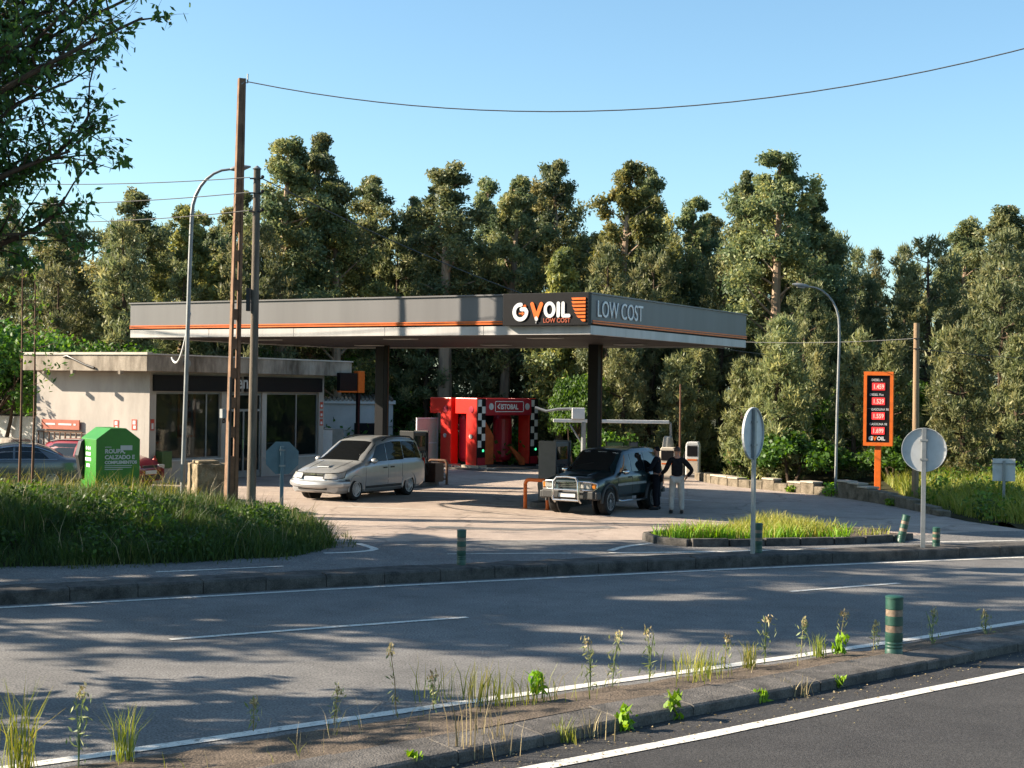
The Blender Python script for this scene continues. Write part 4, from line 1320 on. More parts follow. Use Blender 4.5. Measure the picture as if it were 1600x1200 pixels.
# ------------------------------------------------------------------ road signs seen from behind
def round_sign(loc, r, zc, rz, label, post_h, post_w=.045, mat_='galv_back', octa=False, zbase=0.0):
    t = thing('road_sign', label, 'road sign', loc, rz, 'road signs seen from behind')
    n = 8 if octa else 36
    off = math.pi / 8 if octa else 0
    pl = [(r * math.cos(2 * math.pi * i / n + off), zc + r * math.sin(2 * math.pi * i / n + off)) for i in range(n)]
    ds = MB().prism(pl, 'y', .02, .026).build('plate', mat_, t)
    if not octa:
        b = MB()
        ring = []
        for i in range(n):
            c, s_ = math.cos(2 * math.pi * i / n), math.sin(2 * math.pi * i / n)
            ring.append((c, s_))
        vs = []
        for (c, s_) in ring:
            vs += [(r * c, -.012, zc + r * s_), (r * c, .03, zc + r * s_), ((r + .012) * c, .03, zc + (r + .012) * s_), ((r + .012) * c, -.012, zc + (r + .012) * s_)]
        fs = []
        for i in range(n):
            a, c = 4 * i, 4 * ((i + 1) % n)
            for k in range(4):
                fs.append((a + k, a + (k + 1) % 4, c + (k + 1) % 4, c + k))
        b.add(vs, fs).build('rim', mat_, ds)
    MB().box(-post_w, post_w, -.045, .018, zbase - .1, post_h).build('post', mat_ if octa else 'galv', t, bev=0.006)
    for z in (zc - r * .45, zc + r * .45):
        MB().box(-post_w - .03, post_w + .03, -.052, .019, z - .02, z + .02).build('clamp', 'galv', t)
    return t
round_sign((4.50, 27.35, 0.19), .475, 2.25, R(58), 'round road sign seen obliquely from behind on the far median', 2.70)
round_sign((8.12, 28.95, 0.19), 0.42, 1.93, R(-15), 'round road sign seen square from behind near the exit', 2.36)
round_sign((-5.50, 35.4, 0.0), .42, 1.47, R(8), 'octagonal sign back, its shade painted in blue-grey, in front of the minivan', 1.75, octa=True, mat_='sign_shaded')
rs = thing('road_sign', 'small rectangular sign back on the right-hand bank', 'road sign', (13.6, 40.6, 0.2), R(-12), 'road signs seen from behind')
MB().box(-.30, .30, .02, .03, .65, 1.27).build('plate', 'galv_back', rs, bev=0.004)
MB().box(-.035, .035, -.04, .018, -.2, 1.22).build('post', 'galv', rs)
MB().box(-.28, .28, -.012, .018, 1.12, 1.15).build('stiffener', 'galv', rs)

# ------------------------------------------------------------------ bollards
def bollard(loc, h, r, label, tilt=(0, 0), rz=0):
    t = thing('bollard', label, 'bollard', loc, rz, 'green marker bollards along the medians')
    t.rotation_euler = (R(tilt[0]), R(tilt[1]), rz)
    prof = [(r * 1.02, -.05), (r * 1.02, .02)]
    for z in (.10, .14, .18):
        prof += [(r, z * h / .75), (r * .965, z * h / .75 + .006), (r * .965, z * h / .75 + .018), (r, z * h / .75 + .024)]
    for (z0, z1) in ((.40, .52), (.66, .78)):
        prof += [(r, z0 * h), (r * .93, z0 * h + .006), (r * .93, z1 * h), (r, z1 * h + .006)]
    prof += [(r, h * .955), (r * 1.05, h * .96), (r * 1.05, h * .985), (r * .9, h), (r * .2, h + .004)]
    MB().lathe(prof, 28).build('body', 'bollard', t, smooth=True, sharp=40)
    for (z0, z1) in ((.40, .52), (.66, .78)):
        MB().lathe([(r * .935, z0 * h + .008), (r * .965, z0 * h + .009), (r * .965, z1 * h - .002), (r * .935, z1 * h - .001)], 28).build('reflective_band', 'reflect', t, smooth=True, sharp=40)
    return t
bollard((4.58, 17.50, .08), .73, .103, 'large green bollard with two tan bands on the foreground median')
bollard((-.82, 25.05, .20), .60, .078, 'dark bollard standing alone in the middle of the far median')
bollard((4.66, 27.62, .19), .56, .078, 'green bollard directly beside the obliquely seen round sign')
bollard((8.46, 29.22, .16), .42, .075, 'short green bollard right of the square-on round sign', (2, 0))
bollard((8.42, 31.75, .0), .62, .085, 'dark tilted bollard at the right end of the grassy island', (0, 12))

# ------------------------------------------------------------------ clothes bin, stone block, thin trees' stakes
bn = thing('clothes_bin', 'bright green clothes recycling bin standing in the verge', 'recycling bin', (-11.1, 40.6, .0), R(33))
b = MB()
prof = [(-.62, 0), (.62, 0), (.62, 1.72), (.18, 2.02), (-.20, 2.02), (-.62, 1.72)]
# gabled body: side profile extruded across
bw = 1.15
MB().prism([(-.50, 0), (.72, 0), (.72, 1.68), (.32, 1.98), (-.10, 1.98), (-.50, 1.68)], 'y', -.50, .85).build('body', 'bin', bn, bev=0.012)
e = MB().box(-.50, .72, -.512, -.502, 0.0, .06); e.build('skid', 'trim', bn)
for (body, z, s, col) in (('ROUPA,', 1.30, .16, 'letter'), ('CALZADO E', 1.14, .15, 'letter'), ('COMPLEMENTOS', 1.01, .115, 'letter')):
    lettering(body, s, 'letter_grey', bn, (-.26, -.506, z), XR, off=0.006)
lettering('humana', .06, 'letter_grey', bn, (-.26, -.506, 1.45), XR) if False else MB().box(-.26, -.08, -.506, -.503, 1.46, 1.475).build('print_line', 'letter_grey', bn)
MB().box(.17, .50, -.508, -.503, 1.38, 1.51).build('white_label', 'letter_grey', bn)
for i, (w, z) in enumerate(((.76, .95), (.74, .90), (.5, .85))):
    MB().box(-.26, -.26 + w, -.506, -.503, z, z + .018).build('print_line', 'letter_grey', bn)
for (w, z, h) in ((.42, 1.22, .09), (.50, 1.07, .09), (.30, .90, .09)):
    MB().box(-.506, -.503, -w / 2 + .18, w / 2 + .18, z, z + h).build('print_block', 'letter', bn)
for y in (.34, .18, .02):
    MB().lathe([(.001, 0), (.055, .001), (.055, .004), (.001, .005)], 12, 'z').build('print_icon', 'letter_grey', bn).matrix_local = Matrix.Translation((-.503, y, 1.42)) @ Matrix.Rotation(R(-90), 4, 'Y')
MB().prism([(-.56, .55), (-.50, .55), (-.50, 1.66), (-.60, 1.58), (-.68, 1.2)], 'y', .55, .83).build('dark_bulge', 'black', bn, bev=0.02)  # dark bulge at the rear of the bin's left side
for x in (-.28, .12, .5):
    MB().box(x - .006, x + .006, -.5035, -.5, .05, .75).build('panel_seam', 'bin', bn)

blk = thing('stone_block', 'weathered square stone block at the foot of the concrete pole', 'stone block', (-7.62, 37.1, 0.1), R(28))
b = MB()
rr = random.Random(9)
me = MB().box(-.42, .42, -.45, .45, 0, 1.12).mesh('stone_block', 'stone')
bm = bmesh.new(); bm.from_mesh(me)
bmesh.ops.subdivide_edges(bm, edges=bm.edges[:], cuts=6, use_grid_fill=True)
for v in bm.verts:
    v.co += Vector((rr.uniform(-1, 1), rr.uniform(-1, 1), rr.uniform(-1, 1))) * .018
bm.to_mesh(me); bm.free()
o = new_obj('block', me, blk)
md = o.modifiers.new('bevel', 'BEVEL'); md.width = .02; md.limit_method = 'ANGLE'
MB().box(-.35, .2, -.30, .25, 1.13, 1.20).build('loose_slab', 'stone', blk, bev=0.02)

# ------------------------------------------------------------------ vehicles
class CarShape:
    """Lofted car body. stations: (x, z_bottom, half_width, z_belt, z_top, half_width_top)."""
    def __init__(s, stations):
        s.S = sorted(stations, key=lambda q: -q[0])
    def params(s, x):
        S = s.S
        if x >= S[0][0]: return S[0]
        for a, b in zip(S[:-1], S[1:]):
            if b[0] <= x <= a[0]:
                t = (a[0] - x) / (a[0] - b[0])
                return tuple(p * (1 - t) + q * t for p, q in zip(a, b))
        return S[-1]
    def section(s, x):
        x, zb, w, zk, zt, wr = s.params(x)
        h = zt - zk
        return [(0, zb), (w * .86, zb), (w * .975, zb + .09), (w, zb + .12 + .42 * (zk - zb - .12)), (w * .995, zk - .10), (w * .975, zk - .02), (w * .955, zk),
                (wr + (w * .955 - wr) * .5, zk + h * .5 - .0), (wr, zt - min(.10, h * .32)), (wr * .9, zt - min(.035, h * .12)), (wr * .55, zt), (0, zt + .004)]
    def side(s, x, t):
        """point on the glass-house flank, t = 0 belt .. 1 roof edge"""
        q = s.section(x)
        a, m, b = q[6], q[7], q[8]
        if t < .5: p, r, k = a, m, t * 2
        else: p, r, k = m, b, t * 2 - 1
        return (x, p[0] * (1 - k) + r[0] * k, p[1] * (1 - k) + r[1] * k)
    def top(s, x, f):
        """point on the upper skin, f = -1..1 across from right edge to left edge"""
        q = s.section(x)
        c = q[8:12]
        g = abs(f)
        ys = c[0][0] * g
        for a, b in zip(c[:-1], c[1:]):
            if b[0] <= ys <= a[0]:
                t = (a[0] - ys) / max(1e-6, a[0] - b[0])
                z = a[1] * (1 - t) + b[1] * t
                break
        else:
            z = c[-1][1]
        return (x, math.copysign(ys, f), z)
    def body(s):
        b = MB()
        rings = []
        xs = [q[0] for q in s.S]
        for x in xs:
            half = s.section(x)
            rings.append([(x, y, z) for y, z in half] + [(x, -y, z) for y, z in half[-2:0:-1]])
        n = len(rings[0])
        vs = [p for r in rings for p in r]
        fs = []
        for i in range(len(rings) - 1):
            for j in range(n):
                fs.append((i * n + j, i * n + (j + 1) % n, (i + 1) * n + (j + 1) % n, (i + 1) * n + j))
        fs.append(tuple(range(n))[::-1])
        fs.append(tuple((len(rings) - 1) * n + j for j in range(n)))
        return b.add(vs, fs)
    def side_panel(s, x0, x1, t0, t1, sgn, out=.006, slant0=0.0, slant1=0.0, n=5):
        """panel on the flank between x0 > x1; slant moves the upper edge along x"""
        b = MB()
        vs = []
        for i in range(n + 1):
            for j in range(4):
                t = t0 + (t1 - t0) * j / 3
                xa = x0 + slant0 * j / 3
                xb = x1 + slant1 * j / 3
                x = xa + (xb - xa) * i / n
                p = s.side(x, t)
                vs.append((p[0], (p[1] + out) * sgn, p[2] + out * .3))
        fs = []
        for i in range(n):
            for j in range(3):
                k = i * 4 + j
                fs.append((k, k + 4, k + 5, k + 1))
        return b.add(vs, fs)
    def top_panel(s, x0, x1, f0, f1, out=.008, nx=6, ny=8, narrow=0.0):
        b = MB()
        vs = []
        for i in range(nx + 1):
            t = i / nx
            x = x0 + (x1 - x0) * t
            k = 1 - narrow * t
            for j in range(ny + 1):
                f = (f0 + (f1 - f0) * j / ny) * k
                p = s.top(x, f)
                vs.append((p[0] + out * .5, p[1], p[2] + out))
        fs = []
        for i in range(nx):
            for j in range(ny):
                k = i * (ny + 1) + j
                fs.append((k, k + ny + 1, k + ny + 2, k + 1))
        return b.add(vs, fs)
    def low(s, x, f):
        """point on the lower flank: f 0..1 from sill to belt"""
        q = s.section(x)
        c = q[2:7]
        z = c[0][1] + (c[-1][1] - c[0][1]) * f
        for a, b in zip(c[:-1], c[1:]):
            if a[1] <= z <= b[1] + 1e-9:
                t = (z - a[1]) / max(1e-6, b[1] - a[1])
                return (x, a[0] * (1 - t) + b[0] * t, z)
        return (x, c[-1][0], z)
    def low_strip(s, x0, x1, f0, f1, sgn, out=.008, n=10):
        b = MB()
        vs = []
        for i in range(n + 1):
            x = x0 + (x1 - x0) * i / n
            for f in (f0, f1):
                p = s.low(x, f)
                vs.append((p[0], (p[1] + out) * sgn, p[2]))
        return b.add(vs, [(2 * i, 2 * i + 2, 2 * i + 3, 2 * i + 1) for i in range(n)])


def cut_arches(me_ob, wheels, r):
    """boolean the wheel arches out of the body and bake the result"""
    cutters = []
    for x in wheels:
        for s in (-1, 1):
            c = MB().cyl((x, .58 if s > 0 else -1.3, r * .98), r + .065, .72, 28, 'y').build('cutter', 'black')
            cutters.append(c)
            md = me_ob.modifiers.new('arch', 'BOOLEAN')
            md.operation = 'DIFFERENCE'
            md.solver = 'EXACT'
            md.object = c
    bpy.context.view_layer.update()
    dg = bpy.context.evaluated_depsgraph_get()
    me = bpy.data.meshes.new_from_object(me_ob.evaluated_get(dg))
    me_ob.modifiers.clear()
    me_ob.data = me
    for c in cutters:
        bpy.data.objects.remove(c)
    me.shade_smooth()
    me.set_sharp_from_angle(angle=R(32))


def make_wheel(parent, x, s, r, w, yc, rim='alloy', spokes=7, steer=0.0):
    t = MB().lathe([(r * .62, -w / 2), (r * .90, -w / 2), (r * .985, -w * .36), (r, -w * .2), (r, w * .2), (r * .985, w * .36), (r * .90, w / 2), (r * .62, w / 2)], 32, 'y').build('wheel', 'rubber', parent, smooth=True, sharp=40)
    t.location = (x, s * yc, r)
    t.rotation_euler = (0, 0, steer)
    o = s
    b = MB()
    ring = [(r * .64, o * w * .50), (r * .66, o * w * .515), (r * .60, o * w * .52), (r * .57, o * w * .40), (r * .56, o * w * .1)]
    b.lathe(ring, 28, 'y')
    b.build('rim', rim, t, smooth=True)
    b = MB()
    for k in range(spokes):
        a = 2 * math.pi * k / spokes
        ca, sa = math.cos(a), math.sin(a)
        for (q0, q1, hw0, hw1) in ((.10, .60, .055, .075),):
            vs = []
            for (rad, hw) in ((q0 * r, hw0 * r), (q1 * r, hw1 * r)):
                for yy in (o * w * .36, o * w * .47):
                    vs += [(rad * ca - hw * sa, yy, rad * sa + hw * ca), (rad * ca + hw * sa, yy, rad * sa - hw * ca)]
            b.add(vs, [(0, 1, 5, 4), (2, 6, 7, 3), (0, 4, 6, 2), (1, 3, 7, 5), (0, 2, 3, 1), (4, 5, 7, 6)])
    b.lathe([(r * .16, o * w * .34), (r * .16, o * w * .49), (r * .10, o * w * .52)], 14, 'y')
    b.build('spokes', rim, t)
    MB().lathe([(r * .57, o * w * .08), (r * .57, o * w * .12)], 20, 'y').build('brake_disc', 'trim', t)
    return t


def mirror_part(parent, x, y, z, s, m):
    MB().ball((x, s * (y + .12), z), (.09, .12, .08), 12, 8).build('mirror', m, parent, smooth=True)
    MB().box(x - .03, x + .03, s * y - .05, s * y + .05, z - .05, z - .01).build('mirror_arm', 'trim', parent)


# --- silver minivan
van = thing('minivan', 'silver minivan with bonnet scoop and roof rails parked at the left pump', 'car', st(4.82, 9.80, 0), R(60 + 180 + 1))
van.scale = (.93, .94, .98)
van.location.x -= .14
VS = CarShape([(2.46, .36, .52, .56, .60, .42), (2.43, .28, .70, .63, .68, .56), (2.33, .235, .84, .70, .78, .66), (2.12, .22, .90, .80, .885, .72), (1.75, .22, .925, .90, .975, .77), (1.35, .22, .935, .985, 1.06, .82), (1.12, .22, .94, 1.03, 1.11, .865),
               (.66, .22, .94, 1.04, 1.42, .80), (.20, .22, .94, 1.05, 1.68, .735), (-.02, .22, .94, 1.05, 1.735, .725), (-.6, .22, .94, 1.06, 1.79, .725), (-1.3, .22, .94, 1.06, 1.79, .725), (-1.9, .23, .93, 1.06, 1.75, .71), (-2.16, .25, .915, 1.05, 1.69, .69), (-2.30, .28, .90, 1.03, 1.40, .74), (-2.40, .30, .88, 1.0, 1.10, .74), (-2.45, .36, .80, .92, .98, .72)])
body = VS.body().build('body', 'paint_silver', van, smooth=True, sharp=32)
cut_arches(body, (1.50, -1.41), .33)
for x in (1.50, -1.41):
    for s in (-1, 1):
        MB().cyl((x, s * .60 - .02, .325), .385, .04, 24, 'y').build('wheel_well', 'black', van)
        make_wheel(van, x, s, .33, .215, .82, 'alloy', 7)
        # raised lip round the arch
        pts = [(x + .405 * math.cos(t), s * .925, .325 + .405 * math.sin(t)) for t in np.linspace(R(-8), R(188), 18)]
        MB().tube(pts, .018, 6).build('arch_lip', 'paint_silver', van, smooth=True)
VS.top_panel(1.09, .23, -.985, .985, narrow=0.0).build('windscreen', 'glass_tint', van, smooth=True)
for s in (-1, 1):
    VS.side_panel(.78, -.18, .06, .90, s, slant0=-.50, slant1=-.02).build('front_window', 'glass_tint', van, smooth=True)
    VS.side_panel(-.22, -1.12, .06, .92, s).build('side_window', 'glass_tint', van, smooth=True)
    VS.side_panel(-1.15, -2.18, .10, .92, s, slant1=.14).build('rear_window', 'glass_tint', van, smooth=True)
    VS.low_strip(1.02, -.98, .30, .38, s, .012).build('side_moulding', 'paint_silver', van)
    VS.low_strip(1.02, -.98, .02, .12, s, .010).build('sill', 'trim', van)
    for x in (-.02, -.42):
        p = VS.low(x, .80)
        MB().box(x - .10, x + .10, s * (p[1] + .012) - .012, s * (p[1] + .012) + .012, p[2] - .02, p[2] + .02).build('door_handle', 'trim', van, bev=0.005)
    for x in (1.02, -.20, -1.0):
        pts = [VS.low(x, f) for f in np.linspace(.05, .98, 8)]
        MB().tube([(p[0], s * (p[1] + .001), p[2]) for p in pts], .005, 4).build('door_seam', 'black', van)
    mirror_part(van, .74, .92, 1.12, s, 'paint_silver')
    pts = [VS.top(x, s * .98) for x in np.linspace(-.15, -2.0, 8)]
    MB().tube([(p[0], p[1], p[2] + .09 + (0 if 0 < i < 7 else -.07)) for i, p in enumerate(pts)], .022, 8).build('roof_rail', 'trim', van, smooth=True)
    # head lamp wraps round the corner
    vs = []
    for lo_, hi_ in (((2.485, .38, .645), (2.385, .38, .80)), ((2.445, .62, .645), (2.34, .60, .805)), ((2.355, .81, .65), (2.23, .785, .818)), ((2.13, .925, .68), (2.0, .905, .865))):
        vs += [(lo_[0], s * lo_[1], lo_[2]), (hi_[0], s * hi_[1], hi_[2])]
    MB().add(vs, [(0, 2, 3, 1), (2, 4, 5, 3), (4, 6, 7, 5)]).build('headlight', 'lens', van, smooth=True)
    MB().tube([vs[0], vs[2], vs[4], vs[6], vs[7], vs[5], vs[3], vs[1], vs[0]], .012, 5).build('headlight_rim', 'trim', van)
    MB().lathe([(.001, 0), (.055, .002), (.055, .03), (.001, .035)], 12, 'z').build('fog_lamp', 'lens', van).matrix_local = Matrix.Translation((2.335, s * .60, .40)) @ Matrix.Rotation(R(90), 4, 'Y')
    MB().box(-2.44, -2.36, s * .80 - .07, s * .80 + .07, .80, 1.12).build('tail_lamp', 'lens_red', van, bev=0.02)
    MB().tube([(2.05, s * .925, .60), (1.92, s * .945, .60)], .035, 6).build('bumper_strip', 'trim', van)
b = MB(); b.prism([(-.40, .72), (.40, .72), (.34, .80), (-.34, .80)], 'x', 2.33, 2.425); b.build('grille', 'black', van)
b = MB(); b.prism([(-.36, .752), (.36, .752), (.34, .768), (-.34, .768)], 'x', 2.42, 2.435); b.build('grille_bar', 'chrome', van)
MB().prism([(-.09, .745), (.09, .745), (.09, .785), (-.09, .785)], 'x', 2.43, 2.445).build('badge', 'chrome', van)
MB().box(2.44, 2.475, -.52, .52, .33, .41).build('lower_grille', 'black', van, bev=0.01)
MB().box(2.45, 2.485, -.26, .26, .46, .57).build('licence_plate', 'plate', van, bev=0.004)
# bumper bar as a rounded sweep
pts = [(1.98, -.955, .50), (2.20, -.90, .50), (2.38, -.66, .49), (2.455, -.3, .48), (2.465, 0, .48), (2.455, .3, .48), (2.38, .66, .49), (2.20, .90, .50), (1.98, .955, .50)]
MB().tube(pts, [.10, .115, .12, .12, .12, .12, .12, .115, .10], 10).build('bumper', 'paint_silver', van, smooth=True)
MB().prism([(1.95, .005), (1.55, .005), (1.55, .07), (1.92, .045)], 'y', -.22, .22).build('bonnet_scoop', 'paint_silver', van, bev=0.02).location = (0, 0, .945)
MB().box(1.915, 1.935, -.18, .18, .945, .985).build('scoop_mouth', 'black', van)
for s in (-1, 1):
    pts = [VS.top(x, s * .62) for x in np.linspace(2.2, 1.15, 6)]
    MB().tube([(p[0], p[1], p[2] + .002) for p in pts], .006, 4).build('bonnet_crease', 'trim', van)
MB().tube([(.95, -.55, 1.195), (.86, -.05, 1.27)], .010, 5).build('wiper', 'black', van)
MB().tube([(.95, .0, 1.20), (.86, .50, 1.255)], .010, 5).build('wiper', 'black', van)
MB().box(-2.46, -2.40, -.86, .86, .36, .62).build('rear_bumper', 'paint_silver', van, bev=0.03)

# --- dark teal off-roader
suv = thing('off_roader', 'dark teal off-roader with chrome bull bar parked at the right pump', 'car', (2.52, 39.25, 0), R(60 + 180 - 2))
suv.scale = (.94, .94, .94)
OS = CarShape([(2.06, .50, .72, .80, .86, .64), (2.02, .46, .80, .87, .94, .70), (1.90, .44, .84, .93, .99, .74), (1.5, .44, .855, 1.0, 1.06, .765), (1.02, .44, .86, 1.06, 1.115, .77), (.90, .44, .86, 1.08, 1.15, .77),
               (.60, .44, .86, 1.09, 1.46, .71), (.30, .44, .86, 1.10, 1.72, .665), (.10, .44, .86, 1.10, 1.765, .665), (-.4, .44, .86, 1.10, 1.795, .67), (-1.2, .44, .86, 1.10, 1.80, .67), (-1.75, .45, .855, 1.10, 1.775, .66), (-1.93, .47, .85, 1.10, 1.70, .66), (-2.02, .50, .84, 1.10, 1.36, .72), (-2.08, .54, .82, 1.05, 1.12, .74)])
body = OS.body().build('body', 'paint_teal', suv, smooth=True, sharp=32)
cut_arches(body, (1.33, -1.30), .375)
for x in (1.33, -1.30):
    for s in (-1, 1):
        MB().cyl((x, s * .56 - .02, .40), .43, .04, 24, 'y').build('wheel_well', 'black', suv)
        make_wheel(suv, x, s, .375, .25, .77, 'alloy_dull', 6, R(4) if x > 0 else 0)
        pts = [(x + .45 * math.cos(t), s * .865, .385 + .45 * math.sin(t)) for t in np.linspace(R(-5), R(185), 16)]
        MB().tube(pts, .045, 8).build('arch_flare', 'trim', suv, smooth=True)
OS.top_panel(.88, .32, -.98, .98).build('windscreen', 'glass_car', suv, smooth=True)
for i, f in enumerate((-.62, -.48, .02, .16, .28, .70, .82)):
    p = OS.top(.36, f)
    MB().box(p[0] - .02, p[0] + .035, p[1] - .04, p[1] + .04, p[2] + .012, p[2] + .02).build('windscreen_sticker', 'letter_grey', suv).rotation_euler = (0, 0, 0)
for s in (-1, 1):
    OS.side_panel(.72, .0, .06, .90, s, slant0=-.36).build('front_window', 'glass_car', suv, smooth=True)
    OS.side_panel(-.07, -.82, .06, .90, s).build('side_window', 'glass_car', suv, smooth=True)
    OS.side_panel(-.90, -1.80, .06, .90, s, slant1=.08).build('rear_window', 'glass_car', suv, smooth=True)
    OS.low_strip(.86, -.86, .44, .56, s, .014).build('side_moulding', 'alloy_dull', suv)
    for x in (.82, -.03, -.86):
        pts = [OS.low(x, f) for f in np.linspace(.03, .98, 6)]
        MB().tube([(p[0], s * (p[1] + .001), p[2]) for p in pts], .005, 4).build('door_seam', 'black', suv)
    for x in (.12, -.72):
        p = OS.low(x, .82)
        MB().box(x - .09, x + .09, s * (p[1] + .012) - .012, s * (p[1] + .012) + .012, p[2] - .02, p[2] + .02).build('door_handle', 'black', suv)
    mirror_part(suv, .60, .84, 1.16, s, 'chrome')
    MB().tube([(.84, s * .86, .38), (.74, s * .93, .35), (-.72, s * .93, .35), (-.84, s * .86, .38)], .035, 8).build('side_step', 'chrome', suv, smooth=True)
    MB().box(2.02, 2.075, s * .56 - .19, s * .56 + .13, .74, .90).build('headlight', 'lens', suv, bev=0.02)
    MB().box(1.93, 2.06, s * .765 - .055, s * .765 + .055, .74, .90).build('indicator', 'lens_amber', suv, bev=0.02)
    MB().box(-2.10, -2.04, s * .76 - .06, s * .76 + .06, .70, 1.0).build('tail_lamp', 'lens_red', suv, bev=0.01)
    pts = [(2.10, s * .70, .92), (2.14, s * .38, .93), (2.14, s * .38, .70), (2.10, s * .78, .70), (2.02, s * .84, .76), (2.02, s * .84, .88), (2.10, s * .70, .92)]
    MB().tube(pts, .024, 8).build('lamp_guard', 'chrome', suv, smooth=True)
    MB().box(1.86, 2.12, s * .80 - .10, s * .80 + .10, .44, .66).build('bumper_end', 'trim', suv, bev=0.04)
MB().box(1.98, 2.16, -.80, .80, .46, .68).build('bumper', 'trim', suv, bev=0.03)
g = MB().box(2.03, 2.07, -.34, .34, .74, .90).build('grille', 'black', suv)
for z in (.78, .83, .88):
    MB().box(2.07, 2.085, -.33, .33, z - .012, z + .012).build('grille_bar', 'chrome', g)
MB().box(2.165, 2.18, -.26, .26, .50, .61).build('licence_plate', 'plate', suv)
pts = [(2.12, -.40, .36), (2.24, -.40, .45), (2.26, -.38, .92), (2.22, -.30, 1.03), (2.20, 0, 1.05), (2.22, .30, 1.03), (2.26, .38, .92), (2.24, .40, .45), (2.12, .40, .36)]
MB().tube(pts, .033, 10).build('bull_bar', 'chrome', suv, smooth=True)
MB().tube([(2.24, -.40, .42), (2.24, .40, .42)], .028, 8).build('bull_bar_rail', 'chrome', suv, smooth=True)
MB().tube([(2.25, -.39, .70), (2.25, .39, .70)], .022, 8).build('bull_bar_rail', 'chrome', suv, smooth=True)
b = MB(); b.prism([(1.6, 1.055), (1.0, 1.115), (1.0, 1.15), (1.55, 1.09)], 'y', -.30, .30); b.build('bonnet_scoop', 'paint_teal', suv, bev=0.015)
MB().tube([(.80, -.5, 1.28), (.70, 0, 1.38)], .010, 5).build('wiper', 'black', suv)
sw = MB().lathe([(.20, -.11), (.34, -.11), (.37, -.05), (.37, .05), (.34, .11), (.20, .11)], 28, 'y').build('spare_wheel', 'rubber', suv, smooth=True)
sw.location = (-2.24, .10, .92); sw.rotation_euler = (0, 0, R(90))
MB().box(-2.22, -2.06, -.80, .80, .46, .62).build('rear_bumper', 'trim', suv, bev=0.02)

# --- dark saloon and red hatchback behind the verge
sed = thing('sedan', 'blue-grey saloon car with bright window trim partly hidden by the verge grass', 'car', (-15.05, 43.9, 0), R(180 + 18))
SS = CarShape([(2.25, .36, .55, .56, .60, .45), (2.2, .25, .76, .64, .68, .60), (1.9, .2, .86, .76, .82, .70), (1.3, .2, .88, .86, .93, .74), (.95, .2, .88, .90, .98, .74), (.55, .2, .88, .91, 1.2, .66), (.12, .2, .88, .92, 1.37, .58), (-.3, .2, .88, .92, 1.42, .58), (-.8, .2, .88, .92, 1.40, .58), (-1.25, .2, .88, .92, 1.25, .60), (-1.65, .22, .87, .92, 1.02, .66), (-2.1, .26, .84, .90, .98, .66), (-2.25, .34, .74, .80, .86, .62)])
body = SS.body().build('body', 'paint_dark', sed, smooth=True, sharp=32)
cut_arches(body, (1.33, -1.30), .31)
for x in (1.33, -1.30):
    for s in (-1, 1):
        MB().cyl((x, s * .56 - .02, .31), .36, .04, 20, 'y').build('wheel_well', 'black', sed)
        make_wheel(sed, x, s, .31, .20, .77, 'alloy', 6)
SS.top_panel(.93, .14, -.95, .95).build('windscreen', 'glass_car', sed, smooth=True)
SS.top_panel(-.86, -1.62, -.93, .93).build('rear_windscreen', 'glass_car', sed, smooth=True)
for s in (-1, 1):
    SS.side_panel(.66, -.20, .08, .90, s, slant0=-.42).build('front_window', 'glass_car', sed, smooth=True)
    SS.side_panel(-.26, -1.22, .08, .88, s, slant1=.35).build('rear_window', 'glass_car', sed, smooth=True)
    pts = [SS.side(x, .98) for x in np.linspace(.85, -1.45, 14)]
    MB().tube([(p[0], s * (p[1] + .012), p[2]) for p in pts], .022, 6).build('window_trim', 'chrome', sed, smooth=True)
    pts = [SS.side(x, .03) for x in np.linspace(.85, -1.45, 10)]
    MB().tube([(p[0], s * (p[1] + .012), p[2]) for p in pts], .014, 6).build('window_trim', 'chrome', sed, smooth=True)
    SS.low_strip(.9, -.9, .30, .38, s, .012).build('side_moulding', 'chrome', sed)
    mirror_part(sed, .56, .86, .98, s, 'paint_dark')
    MB().box(2.08, 2.24, s * .60 - .14, s * .60 + .14, .58, .70).build('headlight', 'lens', sed, bev=0.03)
    MB().box(-2.24, -2.12, s * .62 - .14, s * .62 + .14, .70, .84).build('tail_lamp', 'lens_red', sed, bev=0.03)
MB().box(2.2, 2.28, -.35, .35, .52, .62).build('grille', 'black', sed)
MB().box(-2.30, -2.25, -.26, .26, .50, .61).build('licence_plate', 'plate', sed)

hat = thing('hatchback', 'deep red hatchback parked behind the green clothes bin', 'car', (-12.75, 45.5, 0), R(-24))
HS = CarShape([(2.0, .36, .55, .58, .62, .45), (1.94, .25, .74, .66, .72, .60), (1.65, .2, .84, .78, .86, .68), (1.15, .2, .85, .90, .99, .72), (.95, .2, .85, .94, 1.03, .72), (.5, .2, .85, .95, 1.27, .64), (.10, .2, .85, .96, 1.42, .59), (-.3, .2, .85, .96, 1.48, .59), (-1.1, .2, .85, .97, 1.47, .59), (-1.55, .22, .84, .97, 1.38, .58), (-1.8, .26, .82, .95, 1.10, .66), (-1.92, .34, .76, .88, .95, .62)])
body = HS.body().build('body', 'paint_red', hat, smooth=True, sharp=32)
cut_arches(body, (1.20, -1.25), .30)
for x in (1.20, -1.25):
    for s in (-1, 1):
        MB().cyl((x, s * .54 - .02, .30), .35, .04, 20, 'y').build('wheel_well', 'black', hat)
        make_wheel(hat, x, s, .30, .19, .745, 'alloy_dull', 6)
HS.top_panel(.93, .12, -.95, .95).build('windscreen', 'glass_car', hat, smooth=True)
HS.top_panel(-1.50, -1.80, -.9, .9).build('rear_windscreen', 'glass_car', hat, smooth=True)
